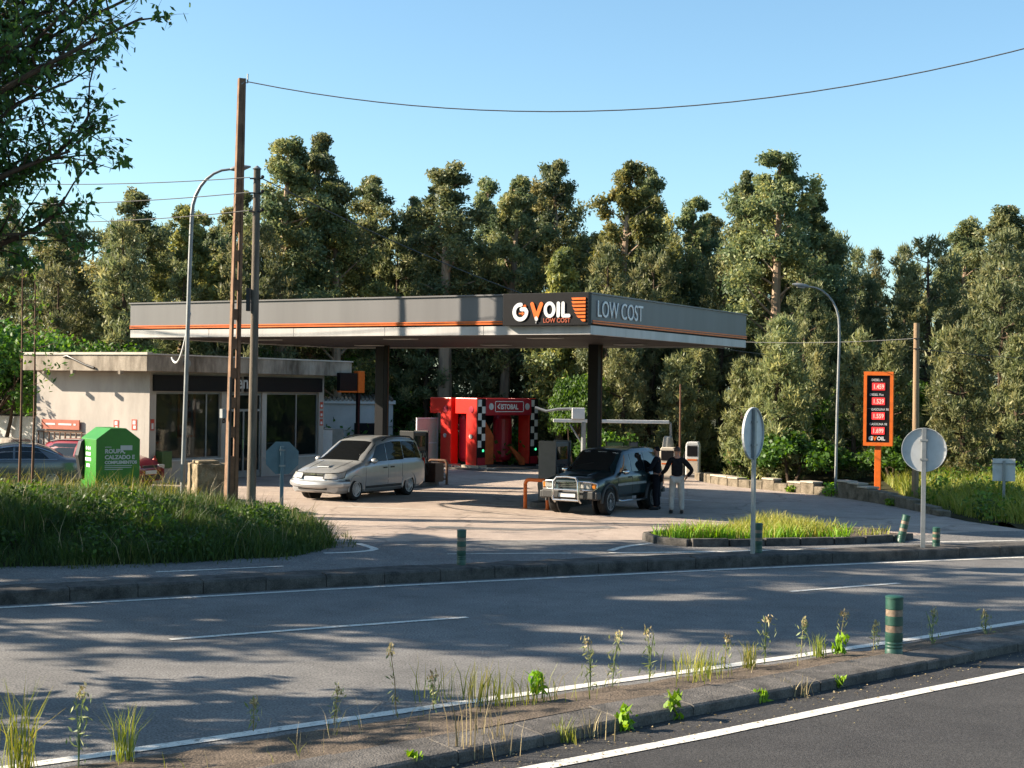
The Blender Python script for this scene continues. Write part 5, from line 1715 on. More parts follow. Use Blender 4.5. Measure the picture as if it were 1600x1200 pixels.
for s in (-1, 1):
    HS.side_panel(.66, -.25, .06, .90, s, slant0=-.40).build('front_window', 'glass_car', hat, smooth=True)
    HS.side_panel(-.32, -1.45, .06, .90, s, slant1=.12).build('rear_window', 'glass_car', hat, smooth=True)
    mirror_part(hat, .56, .83, 1.02, s, 'paint_red')
    MB().box(1.80, 1.97, s * .58 - .15, s * .58 + .15, .60, .74).build('headlight', 'lens', hat, bev=0.03)
    pts = [HS.top(x, s * .95) for x in np.linspace(0, -1.4, 6)]
    MB().tube([(p[0], p[1], p[2] + .05) for p in pts], .018, 6).build('roof_rail', 'trim', hat)
MB().box(1.93, 2.02, -.5, .5, .30, .44).build('lower_grille', 'black', hat)
MB().box(1.97, 2.02, -.26, .26, .47, .58).build('licence_plate', 'plate', hat)
MB().box(1.88, 1.98, -.34, .34, .64, .73).build('grille', 'black', hat)

# ------------------------------------------------------------------ people
def skin_mesh(name, m, parent, V, E, rad, root=0, sub=2):
    me = bpy.data.meshes.new(name)
    me.from_pydata(V, E, [])
    me.materials.append(M[m])
    o = new_obj(name, me, parent)
    o.modifiers.new('skin', 'SKIN').use_smooth_shade = True
    sd = me.skin_vertices[0].data
    for i, r in enumerate(rad):
        sd[i].radius = r if isinstance(r, tuple) else (r, r)
    sd[root].use_root = True
    md = o.modifiers.new('sub', 'SUBSURF')
    md.levels = md.render_levels = sub
    return o


def chain(spec):
    """spec: dict name -> (pos, radius, parent name) ; returns V, E, rad"""
    names = list(spec)
    V = [spec[n][0] for n in names]
    rad = [spec[n][1] for n in names]
    E = [(names.index(spec[n][2]), i) for i, n in enumerate(names) if spec[n][2]]
    return V, E, rad


def person(name, label, loc, rz, arms, jacket, trousers, top_m, leg_m, legs=None, scale=1.0, hair_m='hair', cap=False):
    t = thing(name, label, 'person', loc, rz)
    t.scale = (scale,) * 3
    legs = legs or {'hip': (.095, 0, .90), 'knee': (.125, .025, .49), 'ank': (.135, -.01, .09), 'toe': (.15, .15, .035)}
    sp = {'pelvis': ((0, 0, .95), (.13, .10), None), 'waist': ((0, .01, 1.10), (.125, .09), 'pelvis'), 'chest': ((0, .015, 1.30), (.15, .105), 'waist'),
          'neckb': ((0, .01, 1.44), (.075, .07), 'chest'), 'neck': ((0, .02, 1.505), (.052, .052), 'neckb'), 'jaw': ((0, .035, 1.57), (.062, .075), 'neck'),
          'skull': ((0, .03, 1.65), (.076, .092), 'jaw'), 'crown': ((0, .02, 1.715), (.045, .055), 'skull')}
    jk = {'pelvis': ((0, 0, .93), (.165, .125), None), 'waist': ((0, .01, 1.10), (.155, .12), 'pelvis'), 'chest': ((0, .015, 1.30), (.175, .13), 'waist'), 'neckb': ((0, .01, 1.43), (.10, .09), 'chest'), 'collar': ((0, .015, 1.49), (.065, .065), 'neckb')}
    for s, sd in ((1, 'r'), (-1, 'l')):
        a = arms[sd]
        sp['sh' + sd] = ((s * .17, .01, 1.40), .062, 'neckb')
        sp['el' + sd] = (a['el'], .045, 'sh' + sd)
        sp['wr' + sd] = (a['wr'], .030, 'el' + sd)
        jk['sh' + sd] = ((s * .175, .01, 1.40), .082, 'neckb')
        jk['el' + sd] = (a['el'], .064, 'sh' + sd)
        w = Vector(a['el']).lerp(Vector(a['wr']), .90)
        jk['wr' + sd] = (tuple(w), .050, 'el' + sd)
        for k in ('hip', 'knee', 'ank', 'toe'):
            p = legs[k]
            if isinstance(p, dict): p = p[sd]
            q = (s * p[0], p[1], p[2])
            sp[k + sd] = (q, {'hip': .095, 'knee': .06, 'ank': .042, 'toe': .03}[k], {'hip': 'pelvis', 'knee': 'hip' + sd, 'ank': 'knee' + sd, 'toe': 'ank' + sd}[k])
        # hand: palm and five fingers
        wr = Vector(a['wr'])
        d = Vector(a.get('hd', (0, .2, -1))).normalized()
        side = Vector(a.get('side', (0, 1, 0)))
        side = (side - d * side.dot(d)).normalized()
        curl = d.cross(side) * a.get('curl', 1)
        palm = wr + d * .07
        sp['palm' + sd] = (tuple(palm), (.030, .020), 'wr' + sd)
        for k, (o_, ln) in enumerate(((-.030, .062), (-.010, .075), (.010, .080), (.030, .070))):
            kn = palm + d * .025 + side * o_
            f1 = kn + d * ln * .5 + curl * .008
            f2 = f1 + (d * .7 + curl * .7).normalized() * ln * .5
            sp[f'kn{k}{sd}'] = (tuple(kn), .011, 'palm' + sd)
            sp[f'fa{k}{sd}'] = (tuple(f1), .0095, f'kn{k}{sd}')
            sp[f'fb{k}{sd}'] = (tuple(f2), .008, f'fa{k}{sd}')
        th = wr + d * .03 + side * .035
        sp['th1' + sd] = (tuple(th), .012, 'wr' + sd)
        sp['th2' + sd] = (tuple(th + d * .03 + side * .022 + curl * .012), .010, 'th1' + sd)
        sp['th3' + sd] = (tuple(th + d * .058 + side * .024 + curl * .022), .0085, 'th2' + sd)
    skin_mesh('body', 'skin', t, *chain(sp))
    skin_mesh('jacket', top_m, t, *chain(jk))
    tr = {'pelvis': ((0, 0, .95), (.155, .12), None)}
    for s, sd in ((1, 'r'), (-1, 'l')):
        for k, r, par in (('hip', .115, 'pelvis'), ('knee', .082, 'hip' + sd), ('ank', .072, 'knee' + sd)):
            p = legs[k]
            if isinstance(p, dict): p = p[sd]
            tr[k + sd] = ((s * p[0], p[1], p[2] + (.0 if k != 'ank' else -.01)), r, par)
    skin_mesh('trousers', leg_m, t, *chain(tr))
    for s, sd in ((1, 'r'), (-1, 'l')):
        p, q = legs['ank'], legs['toe']
        if isinstance(p, dict): p = p[sd]
        if isinstance(q, dict): q = q[sd]
        b = MB()
        ax, ay, tx, ty = s * p[0], p[1], s * q[0], q[1]
        b.tube([(ax, ay - .07, .045), (ax, ay, .055), (ax * .5 + tx * .5, ay * .5 + ty * .5, .05), (tx, ty, .04), (tx, ty + .06, .03)], [.035, .052, .05, .045, .015], 10)
        b.build('shoe', 'black', t, smooth=True)
    # hair cap, ears, nose
    hb = MB()
    k = []
    for i in range(7):
        ph = R(100) * i / 6
        for j in range(14):
            th = 2 * math.pi * j / 14
            back = -math.sin(th)
            ext_ = 1.0 if back > -.3 else .62
            hb.v.append((.084 * math.sin(ph * ext_) * math.cos(th), .022 + .104 * math.sin(ph * ext_) * math.sin(th), 1.652 + .108 * math.cos(ph * ext_)))
    for i in range(6):
        for j in range(14):
            hb.f.append((i * 14 + j, i * 14 + (j + 1) % 14, (i + 1) * 14 + (j + 1) % 14, (i + 1) * 14 + j))
    hb.build('hair' if not cap else 'cap', hair_m, t, smooth=True)
    for s in (-1, 1):
        MB().ball((s * .083, .015, 1.615), (.012, .022, .032), 8, 6).build('ear', 'skin', t, smooth=True)
        MB().ball((s * .030, .112, 1.635), (.012, .006, .007), 8, 6).build('eye', 'dark', t, smooth=True)
    MB().tube([(0, .118, 1.635), (0, .142, 1.595)], [.008, .015], 6).build('nose', 'skin', t, smooth=True)
    MB().tube([(-.024, .112, 1.555), (0, .120, 1.553), (.024, .112, 1.555)], .005, 5).build('mouth', 'sign_red', t, smooth=True)
    return t

person('person', 'person in black jacket and pale trousers seen from behind, one hand on hip', (4.34, 38.45, .004), R(-4),
       {'r': {'el': (.40, -.06, 1.14), 'wr': (.255, .02, .96), 'hd': (-.35, .5, -.6), 'side': (0, 1, .3)},
        'l': {'el': (-.30, -.02, 1.13), 'wr': (-.40, .18, 1.03), 'hd': (-.5, .8, -.2), 'side': (0, .2, 1)}},
       None, None, 'cloth_black', 'cloth_pale')
person('person', 'person in dark clothes and cap leaning close to the side of the off-roader', (3.95, 39.70, .004), R(72),
       {'r': {'el': (.30, .10, 1.14), 'wr': (.24, .34, 1.16), 'hd': (0, 1, 0), 'side': (0, 0, 1)},
        'l': {'el': (-.28, .14, 1.14), 'wr': (-.16, .32, 1.05), 'hd': (.3, 1, 0), 'side': (0, 0, 1)}},
       None, None, 'cloth_navy', 'cloth_navy', scale=.97, hair_m='cloth_black', cap=True)

# ------------------------------------------------------------------ trees
def limb(b, p, q, r0, r1, bend=0.0, n=4, sides=6, rng=None):
    p, q = Vector(p), Vector(q)
    pts, rs = [], []
    off = Vector((rng.normal() * bend, rng.normal() * bend, abs(rng.normal()) * bend * .5)) if rng is not None else Vector((0, 0, 0))
    for i in range(n + 1):
        t = i / n
        v = p.lerp(q, t) + off * (4 * t * (1 - t))
        pts.append(v)
        rs.append(r0 + (r1 - r0) * t)
    b.tube(pts, rs, sides)
    return pts


def eucalyptus_mesh(seed, h, spread=2.6, bare=.38, n_br=30, leaf=.165, mat_leaf='leaf_euc', dens=1.35):
    rng = np.random.default_rng(seed)
    tr = MB()
    ax = rng.normal() * .03 * h
    ay = rng.normal() * .02 * h
    tp = [(0, 0, -.2), (ax * .3, ay * .3, h * .35), (ax * .8, ay * .7, h * .7), (ax, ay, h * .93)]
    tr.tube(tp, [h * .017 + .05, h * .013 + .03, h * .007 + .02, .02], 8)
    Q, T = [], []
    def trunk(t):
        z = t * h
        k = min(1, t)
        return np.array([ax * k, ay * k, z])
    for i in range(n_br):
        t = bare + (.99 - bare) * ((i + .5 * rng.random()) / n_br) ** .85
        ang = i * 2.4 + rng.normal() * .5
        # pointed crown, widest low down, with ragged tiers
        u = (t - bare) / (1 - bare)
        reach = spread * (0.07 + 1.02 * (1 - u) ** .8) * min(1, .55 + 2.2 * u) * (.45 + .65 * rng.random())
        p = trunk(t * .93)
        q = p + np.array([math.cos(ang) * reach, math.sin(ang) * reach, reach * (.45 + .7 * rng.random())])
        q[2] = min(q[2], h * (.985 - .10 * reach / spread * rng.random()))
        limb(tr, p, q, .05 * (1.3 - t) + .015, .012, .12, 3, 5, rng)
        ct = rng.normal() * .13
        for k in range(4):
            s = rng.random() ** .5 * .75 + .35
            c = p + (q - p) * min(s, 1.08) + rng.normal(size=3) * .26 * (1.1 - .75 * u)
            r = np.array([.62, .62, .58]) * (.55 + .7 * rng.random()) * (1.12 - .68 * u)
            nl = int(150 * dens)
            P, d = ellipsoid_pts(rng, c, r, nl, .15)
            Q.append(leaf_quads(rng, P, leaf, leaf * .42, axis=None, droop=.55, nrm=d))
            T.append(np.clip(.42 + ct + .16 * rng.normal(size=nl) + .12 * rng.normal(), 0, 1))
    return tr.mesh('trunk', 'bark_pale', True), quads_mesh('crown', np.concatenate(Q), mat_leaf, np.concatenate(T))


def pine_mesh(seed, h, base_r=2.1, bare=.12, mat_leaf='leaf_pine', leaf=.26, ragged=.35, top_round=.0, dens=1.0):
    rng = np.random.default_rng(seed)
    tr = MB()
    tr.tube([(0, 0, -.2), (rng.normal() * .1, rng.normal() * .1, h * .5), (0, 0, h * .985)], [h * .013 + .05, h * .008 + .03, .015], 7)
    Q, T = [], []
    z = h * bare
    while z < h * .985:
        u = (z / h - bare) / (1 - bare)
        reach0 = base_r * ((1 - u) ** (.75 - .45 * top_round)) * (.35 + .65 * min(1, u * 5 + .35)) + .12
        nb = 6 if u < .8 else 4
        a0 = rng.random() * 6.28
        for k in range(nb):
            if rng.random() < .10: continue
            ang = a0 + k * 6.283 / nb + rng.normal() * .25
            reach = reach0 * (1 - ragged * rng.random())
            p = np.array([0, 0, z])
            q = p + np.array([math.cos(ang) * reach, math.sin(ang) * reach, reach * (.10 + .35 * u + .18 * rng.random())])
            if rng.random() < .55:
                limb(tr, p, q, .022 + .02 * (1 - u), .008, .05, 2, 4, rng)
            ct = rng.normal() * .12
            nt = max(2, int(reach * 3.2))
            for j in range(nt):
                s = .35 + .65 * (j + .6) / nt
                c = p + (q - p) * s + rng.normal(size=3) * .07
                nl = int(42 * dens * (1.15 if s > .7 else .8))
                rr_ = .17 + .13 * rng.random()
                P, d = ellipsoid_pts(rng, c + np.array([0, 0, .10]), (rr_ * 1.1, rr_ * 1.1, rr_ * 1.25), nl, .25)
                axd = d * .6 + np.array([0, 0, .75])
                Q.append(leaf_quads(rng, P, leaf, leaf * .22, axis=axd))
                T.append(np.clip(.40 + ct + .14 * rng.normal(size=nl) + (.10 if s > .85 else 0), 0, 1))
        z += (.34 + .22 * rng.random()) * (h / 9) ** .35
    # leader
    P, d = ellipsoid_pts(rng, (0, 0, h * .97), (.10, .10, h * .04 + .12), int(70 * dens), .1)
    Q.append(leaf_quads(rng, P, leaf * .9, leaf * .2, axis=np.tile([0, 0, 1.6], (len(P), 1))))
    T.append(np.full(len(P), .6))
    return tr.mesh('trunk', 'bark_dark', True), quads_mesh('crown', np.concatenate(Q), mat_leaf, np.concatenate(T))


def broad_mesh(seed, h, r, n_cl=42, leaf=.15, mat_leaf='leaf_broad', per=170, low=.12):
    rng = np.random.default_rng(seed)
    tr = MB()
    for k in range(3):
        a = k * 2.1 + rng.random()
        limb(tr, (0, 0, -.2), (math.cos(a) * r * .35, math.sin(a) * r * .35, h * .62), .05 + h * .008, .02, .15, 4, 6, rng)
    Q, T = [], []
    for i in range(n_cl):
        d = unit(rng.normal(size=(1, 3)))[0]
        d[2] = abs(d[2]) * 1.0 - .25
        k = .55 + .5 * rng.random()
        c = np.array([d[0] * r * k, d[1] * r * k, h * (low + .42) + d[2] * h * .48 * k])
        c[2] = max(c[2], h * low)
        rad = r * (.20 + .18 * rng.random())
        P, dd = ellipsoid_pts(rng, c, (rad, rad, rad * .75), per, .55)
        Q.append(leaf_quads(rng, P, leaf, leaf * .6, droop=.25, nrm=dd))
        T.append(np.clip(.45 + .12 * rng.normal() + .17 * rng.normal(size=per), 0, 1))
        if i % 3 == 0:
            limb(tr, (0, 0, h * .35), c, .025, .008, .1, 3, 4, rng)
    return tr.mesh('trunk', 'bark_dark', True), quads_mesh('crown', np.concatenate(Q), mat_leaf, np.concatenate(T))


PROTO = {}
def proto(key):
    if key not in PROTO:
        k, i = key
        if k == 'E': PROTO[key] = (*eucalyptus_mesh(100 + i, 13.0, spread=(2.2, 2.6, 1.9, 2.6, 2.3)[i], bare=(.30, .25, .48, .22, .36)[i], n_br=(36, 42, 26, 42, 34)[i], mat_leaf='leaf_euc2' if i == 3 else 'leaf_euc'), 13.0)
        elif k == 'S': PROTO[key] = (*eucalyptus_mesh(150 + i, 13.0, spread=1.5, bare=.52, n_br=22, dens=1.2), 13.0)
        elif k == 'P': PROTO[key] = (*pine_mesh(200 + i, 9.0, base_r=(2.1, 2.5, 1.7)[i], bare=(.10, .18, .08)[i], top_round=(.2, .6, .0)[i]), 9.0)
        elif k == 'D': PROTO[key] = (*pine_mesh(240 + i, 10.0, base_r=1.5, bare=.3, dens=.75), 10.0)
        elif k == 'Y': PROTO[key] = (*pine_mesh(300 + i, 5.0, base_r=(1.35, 1.7, 1.1)[i], bare=.03, mat_leaf='leaf_young', leaf=.24, ragged=.45, dens=1.0), 5.0)
        elif k == 'B': PROTO[key] = (*broad_mesh(400 + i, 4.0, (1.7, 2.1)[i], n_cl=(48, 56)[i]), 4.0)
        elif k == 'H': PROTO[key] = (*broad_mesh(450 + i, 1.8, 1.25, n_cl=26, per=120, low=.05), 1.8)
        elif k == 'A': PROTO[key] = (*eucalyptus_mesh(500 + i, 9.0, spread=1.35, bare=.15, n_br=34, mat_leaf='leaf_euc2', leaf=.2), 9.0)
    return PROTO[key]


tree_rng = random.Random(21)
def plant(kind, var, x, y, top, label, name, cat='tree', group=None, sx=1.0, z0=0.0):
    tm, cm, h = proto((kind, var))
    t = thing(name, label, cat, (x, y, z0), tree_rng.uniform(0, 6.28), group)
    s = (top - z0) / h
    w = (s ** .8) * sx
    t.scale = (w, w, s)
    t.rotation_euler = (tree_rng.uniform(-.03, .03), tree_rng.uniform(-.03, .03), t.rotation_euler[2])
    new_obj('trunk', tm, t)
    new_obj('crown', cm, t)
    return t

GF = 'trees of the wood behind the station'
TREES = [
    # kind, variant, x, y, top height, width factor, label
    ('E', 1, -10.3, 64.0, 14.0, 1.0, 'tallest broad eucalyptus of the left group, right of the poles'),
    ('E', 0, -9.0, 66.0, 14.7, .9, 'pointed eucalyptus crown topping the left group behind the utility poles'),
    ('E', 3, -7.7, 65.0, 12.2, .9, 'eucalyptus sloping down to the right of the tallest left crown'),
    ('S', 0, -6.2, 70.0, 13.6, 1.0, 'slender eucalyptus standing alone against the sky left of centre'),
    ('E', 2, -4.9, 71.0, 12.4, .8, 'open eucalyptus just right of the slender lone one'),
    ('S', 1, -3.0, 66.0, 13.2, 1.15, 'thin-trunked eucalyptus with tufted top above the fascia middle'),
    ('E', 4, -1.8, 70.0, 13.2, .75, 'eucalyptus behind the thin tufted one, above the canopy middle'),
    ('E', 0, -.5, 66.0, 13.0, .85, 'dense eucalyptus above the black logo panel'),
    ('E', 2, .9, 71.0, 12.6, .8, 'darker eucalyptus between the two crowns above the logo'),
    ('E', 4, 2.5, 69.0, 14.0, .85, 'pointed eucalyptus above the corner of the canopy'),
    ('E', 3, 4.2, 64.0, 13.2, .95, 'yellowish eucalyptus right of the canopy corner'),
    ('E', 2, 6.4, 71.0, 14.0, .7, 'narrow eucalyptus peeping behind the yellowish one'),
    ('E', 0, 6.3, 66.0, 11.3, .85, 'dark eucalyptus flank right of the yellowish one'),
    ('E', 4, 8.2, 68.0, 12.2, .75, 'eucalyptus left of the gap above the right fascia'),
    ('E', 2, 9.5, 62.0, 12.6, .8, 'left stem of the tall airy eucalyptus right of the canopy'),
    ('E', 4, 10.7, 60.5, 13.1, .95, 'tallest airy eucalyptus right of the canopy end'),
    ('E', 1, 12.3, 62.5, 11.8, .85, 'dark eucalyptus shoulder right of the tall airy one'),
    ('E', 0, 13.6, 65.0, 10.6, .8, 'low eucalyptus falling away towards the gap on the right'),
    ('S', 0, 24.3, 72.0, 12.8, 1.15, 'eucalyptus at the right edge of the picture'),
    ('S', 1, 22.3, 76.0, 12.5, 1.0, 'left of the two small eucalyptus tops far right'),
    ('S', 0, 23.4, 77.0, 12.3, .8, 'right of the two small eucalyptus tops far right'),
    ('E', 3, -14.5, 64.0, 11.0, .85, 'yellowish eucalyptus right of the foreground branches'),
    ('E', 0, -13.0, 67.0, 12.3, .8, 'eucalyptus directly behind the lamp arm on the left'),
    ('S', 1, -16.6, 62.0, 11.6, 1.1, 'feathery eucalyptus behind the tip of the foreground branches'),
    ('E', 2, -20.2, 66.0, 11.6, .9, 'eucalyptus behind the foreground tree, inner one'),
    ('E', 0, -22.6, 63.0, 10.8, .9, 'eucalyptus behind the foreground tree, outer one'),
    ('A', 0, 2.0, 61.5, 9.6, 1.0, 'narrow yellow-green tree above the orange bars of the canopy sign'),
    ('A', 0, -12.2, 62.0, 8.8, 1.1, 'yellow-green tree low behind the left utility poles'),
    ('P', 0, 4.0, 60.0, 9.0, 1.0, 'pine just above the LOW COST lettering'),
    ('P', 1, 5.6, 61.5, 8.8, .95, 'round-topped pine above the middle of the right fascia'),
    ('P', 2, 14.5, 67.0, 10.5, .9, 'pine on the left rim of the right-hand gap'),
    ('D', 0, 16.9, 73.0, 10.2, 1.0, 'dark far pine spire, leftmost in the gap'),
    ('D', 0, 18.6, 75.0, 10.4, .9, 'dark far pine spire, middle one in the gap'),
    ('D', 0, 19.8, 74.0, 10.5, .85, 'dark far pine spire, rightmost in the gap'),
    ('P', 1, 16.8, 60.0, 9.5, 1.15, 'large olive pine above the tan wooden pole'),
    ('P', 0, 18.9, 57.0, 9.4, 1.15, 'large pine at the right, nearest the picture edge'),
    ('P', 2, 15.0, 62.0, 8.0, 1.0, 'olive pine between price sign and gap'),
    ('P', 2, -15.6, 58.8, 9.6, 1.15, 'dark conical pine behind the left end of the shop'),
    ('P', 1, -18.6, 59.5, 7.8, 1.1, 'rounded pine behind the far left of the shop'),
    ('P', 0, 8.7, 62.0, 8.8, 1.0, 'pine below the gap right of the canopy sign'),
    ('P', 1, -10.7, 61.5, 9.8, 1.0, 'dark pine in front of the tallest left eucalyptus'),
    ('P', 2, -1.1, 66.5, 8.8, 1.1, 'dark pine behind the car wash, right one'),
    ('P', 0, -3.9, 66.5, 8.6, 1.1, 'dark pine behind the car wash, left one'),
    ('P', 1, -7.4, 70.0, 8.6, 1.1, 'dark pine behind the white hut'),
    ('P', 0, -13.6, 61.0, 8.2, 1.1, 'pine rising just over the shop roof'),
    ('P', 1, 11.8, 58.5, 7.6, .9, 'pine in front of the tall airy eucalyptus'),
    ('P', 2, 21.5, 60.0, 8.6, 1.1, 'pine at the right edge below the two small tops'),
    ('Y', 0, 1.9, 62.5, 4.7, 1.0, 'young pine right of the car wash'),
    ('Y', 1, 4.3, 57.2, 4.9, 1.0, 'young pine behind the canopy column'),
    ('Y', 2, 6.5, 57.2, 4.5, 1.1, 'young pine behind the vacuum units'),
    ('Y', 1, 9.3, 51.2, 5.5, 1.05, 'large young pine left of the slim lamp post'),
    ('Y', 0, 10.9, 53.2, 4.9, 1.0, 'young pine directly left of the slim lamp post'),
    ('Y', 1, 15.0, 49.2, 5.2, 1.05, 'young pine above the small rectangular sign'),
    ('Y', 0, 17.6, 51.0, 5.2, 1.05, 'young pine at the right edge of the bank'),
    ('Y', 0, 13.9, 53.5, 5.0, 1.05, 'young pine behind the right-hand round sign'),
    ('Y', 2, 12.8, 55.0, 5.5, 1.1, 'young pine behind the price sign'),
    ('Y', 2, 8.3, 53.0, 4.4, 1.0, 'young pine right of the canopy end'),
    ('Y', 0, 20.0, 54.5, 5.4, 1.1, 'young pine beyond the right edge of the bank'),
    ('Y', 2, 16.2, 54.5, 5.6, 1.1, 'young pine in the second row above the rectangular sign'),
    ('Y', 1, 7.2, 58.5, 5.6, 1.1, 'taller young pine behind the white vacuum unit'),
    ('Y', 0, 11.9, 51.0, 4.6, 1.0, 'young pine between lamp post and price sign'),
    ('Y', 2, 10.0, 55.5, 6.0, 1.15, 'tall young pine in the second row left of the lamp post'),
    ('Y', 1, 18.9, 47.0, 4.8, 1.0, 'young pine low at the right edge of the picture'),
    ('B', 0, -6.4, 69.2, 5.6, 1.0, 'bright green leafy tree over the white hut'),
    ('B', 1, 2.55, 57.5, 4.2, .55, 'bright green leafy tree left of the canopy column'),
    ('B', 0, -4.6, 67.5, 3.6, 1.0, 'leafy tree between hut and car wash'),
    ('B', 0, 11.5, 52.6, 3.2, .8, 'leafy tree at the foot of the slim lamp post'),
    ('B', 1, -18.4, 52.5, 5.8, 1.0, 'leafy tree at the far left beside the yard wall'),
    ('B', 0, -17.0, 55.0, 5.3, 1.0, 'leafy tree behind the left end of the shop roof'),
    ('B', 1, -15.2, 57.0, 5.2, .9, 'leafy tree just above the shop roof cap'),
    ('B', 1, 14.6, 57.0, 4.2, 1.0, 'leafy tree between price sign and right-hand round sign'),
    ('B', 0, -10.4, 62.5, 5.0, .9, 'leafy tree between shop roof and canopy'),
    ('H', 0, 9.0, 53.0, 2.0, .8, 'low bright bush left of the oblique round sign'),
    ('H', 0, 9.5, 50.0, 2.1, 1.15, 'low bright bush behind the oblique round sign'),
    ('H', 0, 12.7, 48.6, 1.9, 1.0, 'low bright bush at the foot of the price sign'),
    ('H', 0, 3.6, 56.2, 1.9, 1.0, 'low bright bush behind the jet wash boom'),
]
NM = {'E': 'eucalyptus_tree', 'S': 'eucalyptus_tree', 'A': 'acacia_tree', 'P': 'pine_tree', 'D': 'pine_tree', 'Y': 'young_pine', 'B': 'leafy_tree', 'H': 'bush'}
for (k, v, x, y, top, sx, lab) in TREES:
    plant(k, v, x, y, top * (1.05 if k in 'ES' else 1.0), lab, NM[k], 'bush' if k == 'H' else 'tree', GF, sx * (1.18 if k in 'ES' else 1.0), .15 if x > 12 and y < 60 else 0)
# deep rows that close the wood: nothing in the picture tells these apart
for i in range(30):
    x = -34 + i * 2.35 + tree_rng.uniform(-.6, .6)
    y = 80 + tree_rng.uniform(-3, 5)
    lim = 10.6 if 13 < x * 65 / y < 19 else 13.2
    plant('E' if i % 3 else 'D', (i % 2) if i % 3 else 0, x, y, lim + tree_rng.uniform(-1.5, .3), 'shadowy tree in the deep back rows of the wood', 'forest_tree', 'tree', 'deep back rows of the wood', 1.15)
for i in range(22):
    x = -30 + i * 2.8 + tree_rng.uniform(-.8, .8)
    y = 69 + tree_rng.uniform(-1.5, 2.0)
    plant('P', i % 3, x, y, 9.8 + tree_rng.uniform(-1.2, 1.0) - (1.8 if 13 < x < 20 else 0), 'shaded pine in the middle rows of the wood', 'forest_pine', 'tree', 'middle rows of the wood', 1.25)

# undergrowth closing the foot of the wood
rng = np.random.default_rng(77)
Q, T = [], []
for i in range(330):
    x = rng.uniform(-30, 32)
    y = rng.uniform(60.5, 70) if x < 7 else rng.uniform(max(49.0, 60 - (x - 7) * 1.1), 66)
    if x < -7: y = rng.uniform(63, 72)
    r = .6 + rng.random() * .8
    P, d = ellipsoid_pts(rng, (x, y, r * .55), (r * 1.2, r, r * .9), 150, .4)
    P[:, 2] = np.abs(P[:, 2])
    Q.append(leaf_quads(rng, P, .26, .14, nrm=d))
    T.append(np.clip(.30 + .15 * rng.normal() + .15 * rng.normal(size=150), 0, 1))
o = new_obj('undergrowth', quads_mesh('undergrowth', np.concatenate(Q), 'leaf_broad', np.concatenate(T)))
tag(o, 'tangled undergrowth at the foot of the wood', 'undergrowth', kind='stuff')

# ------------------------------------------------------------------ foreground trees at the left (crown hangs into the picture)
def spreading_tree(seed, h, trunk_h, reach, name, label, loc, limbs, leaf=.15, twigs=9, per=9, trunk_r=.2, kx=1.0):
    """Broad-leaved tree with explicit limbs; limbs = list of (start z, end offset xyz)."""
    rng = np.random.default_rng(seed)
    t = thing(name, label, 'tree', loc, 0, 'roadside trees on the left')
    tr = MB()
    tr.tube([(0, 0, -.3), (.05, .05, trunk_h * .5), (0, .1, trunk_h), (0, 0, h * .8)], [trunk_r * 1.25, trunk_r, trunk_r * .75, .04], 10)
    P, A = [], []
    for (z0, e) in limbs:
        p = np.array([0, 0, z0]); q = np.array(e, float) * np.array([kx, 1, 1])
        pts = limb(tr, p, q, .075, .018, .35, 6, 6, rng)
        L = np.linalg.norm(q - p)
        nb = int(L * 2.6) + 3
        for k in range(nb):
            s = .25 + .75 * (k + rng.random()) / nb
            i = min(int(s * 6), 5)
            base = np.array(pts[i].lerp(pts[i + 1], s * 6 - i))
            d = (q - p) / L * .7 + rng.normal(size=3) * np.array([.6, .6, .45])
            d = d / np.linalg.norm(d)
            bl = (.55 + 1.0 * rng.random()) * (1.15 - .4 * s)
            tip = base + d * bl
            bp = limb(tr, base, tip, .016, .005, .12, 3, 4, rng)
            for j in range(twigs):
                u = .2 + .8 * rng.random()
                m = min(int(u * 3), 2)
                b0 = np.array(bp[m].lerp(bp[m + 1], u * 3 - m))
                dd = d * .6 + rng.normal(size=3) * .75
                dd[2] -= .25
                dd = dd / np.linalg.norm(dd)
                e2 = b0 + dd * (.18 + .30 * rng.random())
                tr.tube([b0, b0 * .5 + e2 * .5 + np.array([0, 0, .02]), e2], [.004, .003, .002], 3, False)
                n = per
                f = rng.random(n)
                pp = b0 + (e2 - b0) * f[:, None] + rng.normal(size=(n, 3)) * .05
                P.append(pp)
                A.append(np.tile(dd * .6 + np.array([0, 0, -.45]), (n, 1)))
    P = np.concatenate(P); A = np.concatenate(A)
    q = leaf_quads(rng, P, leaf, leaf * .46, axis=A)
    tint = np.clip(.42 + .2 * rng.normal(size=len(P)), 0, 1)
    trm = bpy.data.meshes.new('trunk')
    trm.from_pydata(tr.v, [], tr.f)
    trm.materials.append(M['bark_dark'])
    trm.shade_smooth()
    new_obj('trunk', trm, t)
    new_obj('crown', quads_mesh('crown', q, 'leaf_near', tint), t)
    return t

lr = random.Random(4)
def ring_limbs(n, z0, z1, reach, up):
    out = []
    for i in range(n):
        a = i * 2.4 + lr.uniform(-.4, .4)
        z = z0 + (z1 - z0) * i / max(1, n - 1)
        r = reach * (1 - .45 * (i / n)) * lr.uniform(.75, 1.05)
        out.append((z, (math.cos(a) * r, math.sin(a) * r, z + up * lr.uniform(.5, 1.2))))
    return out

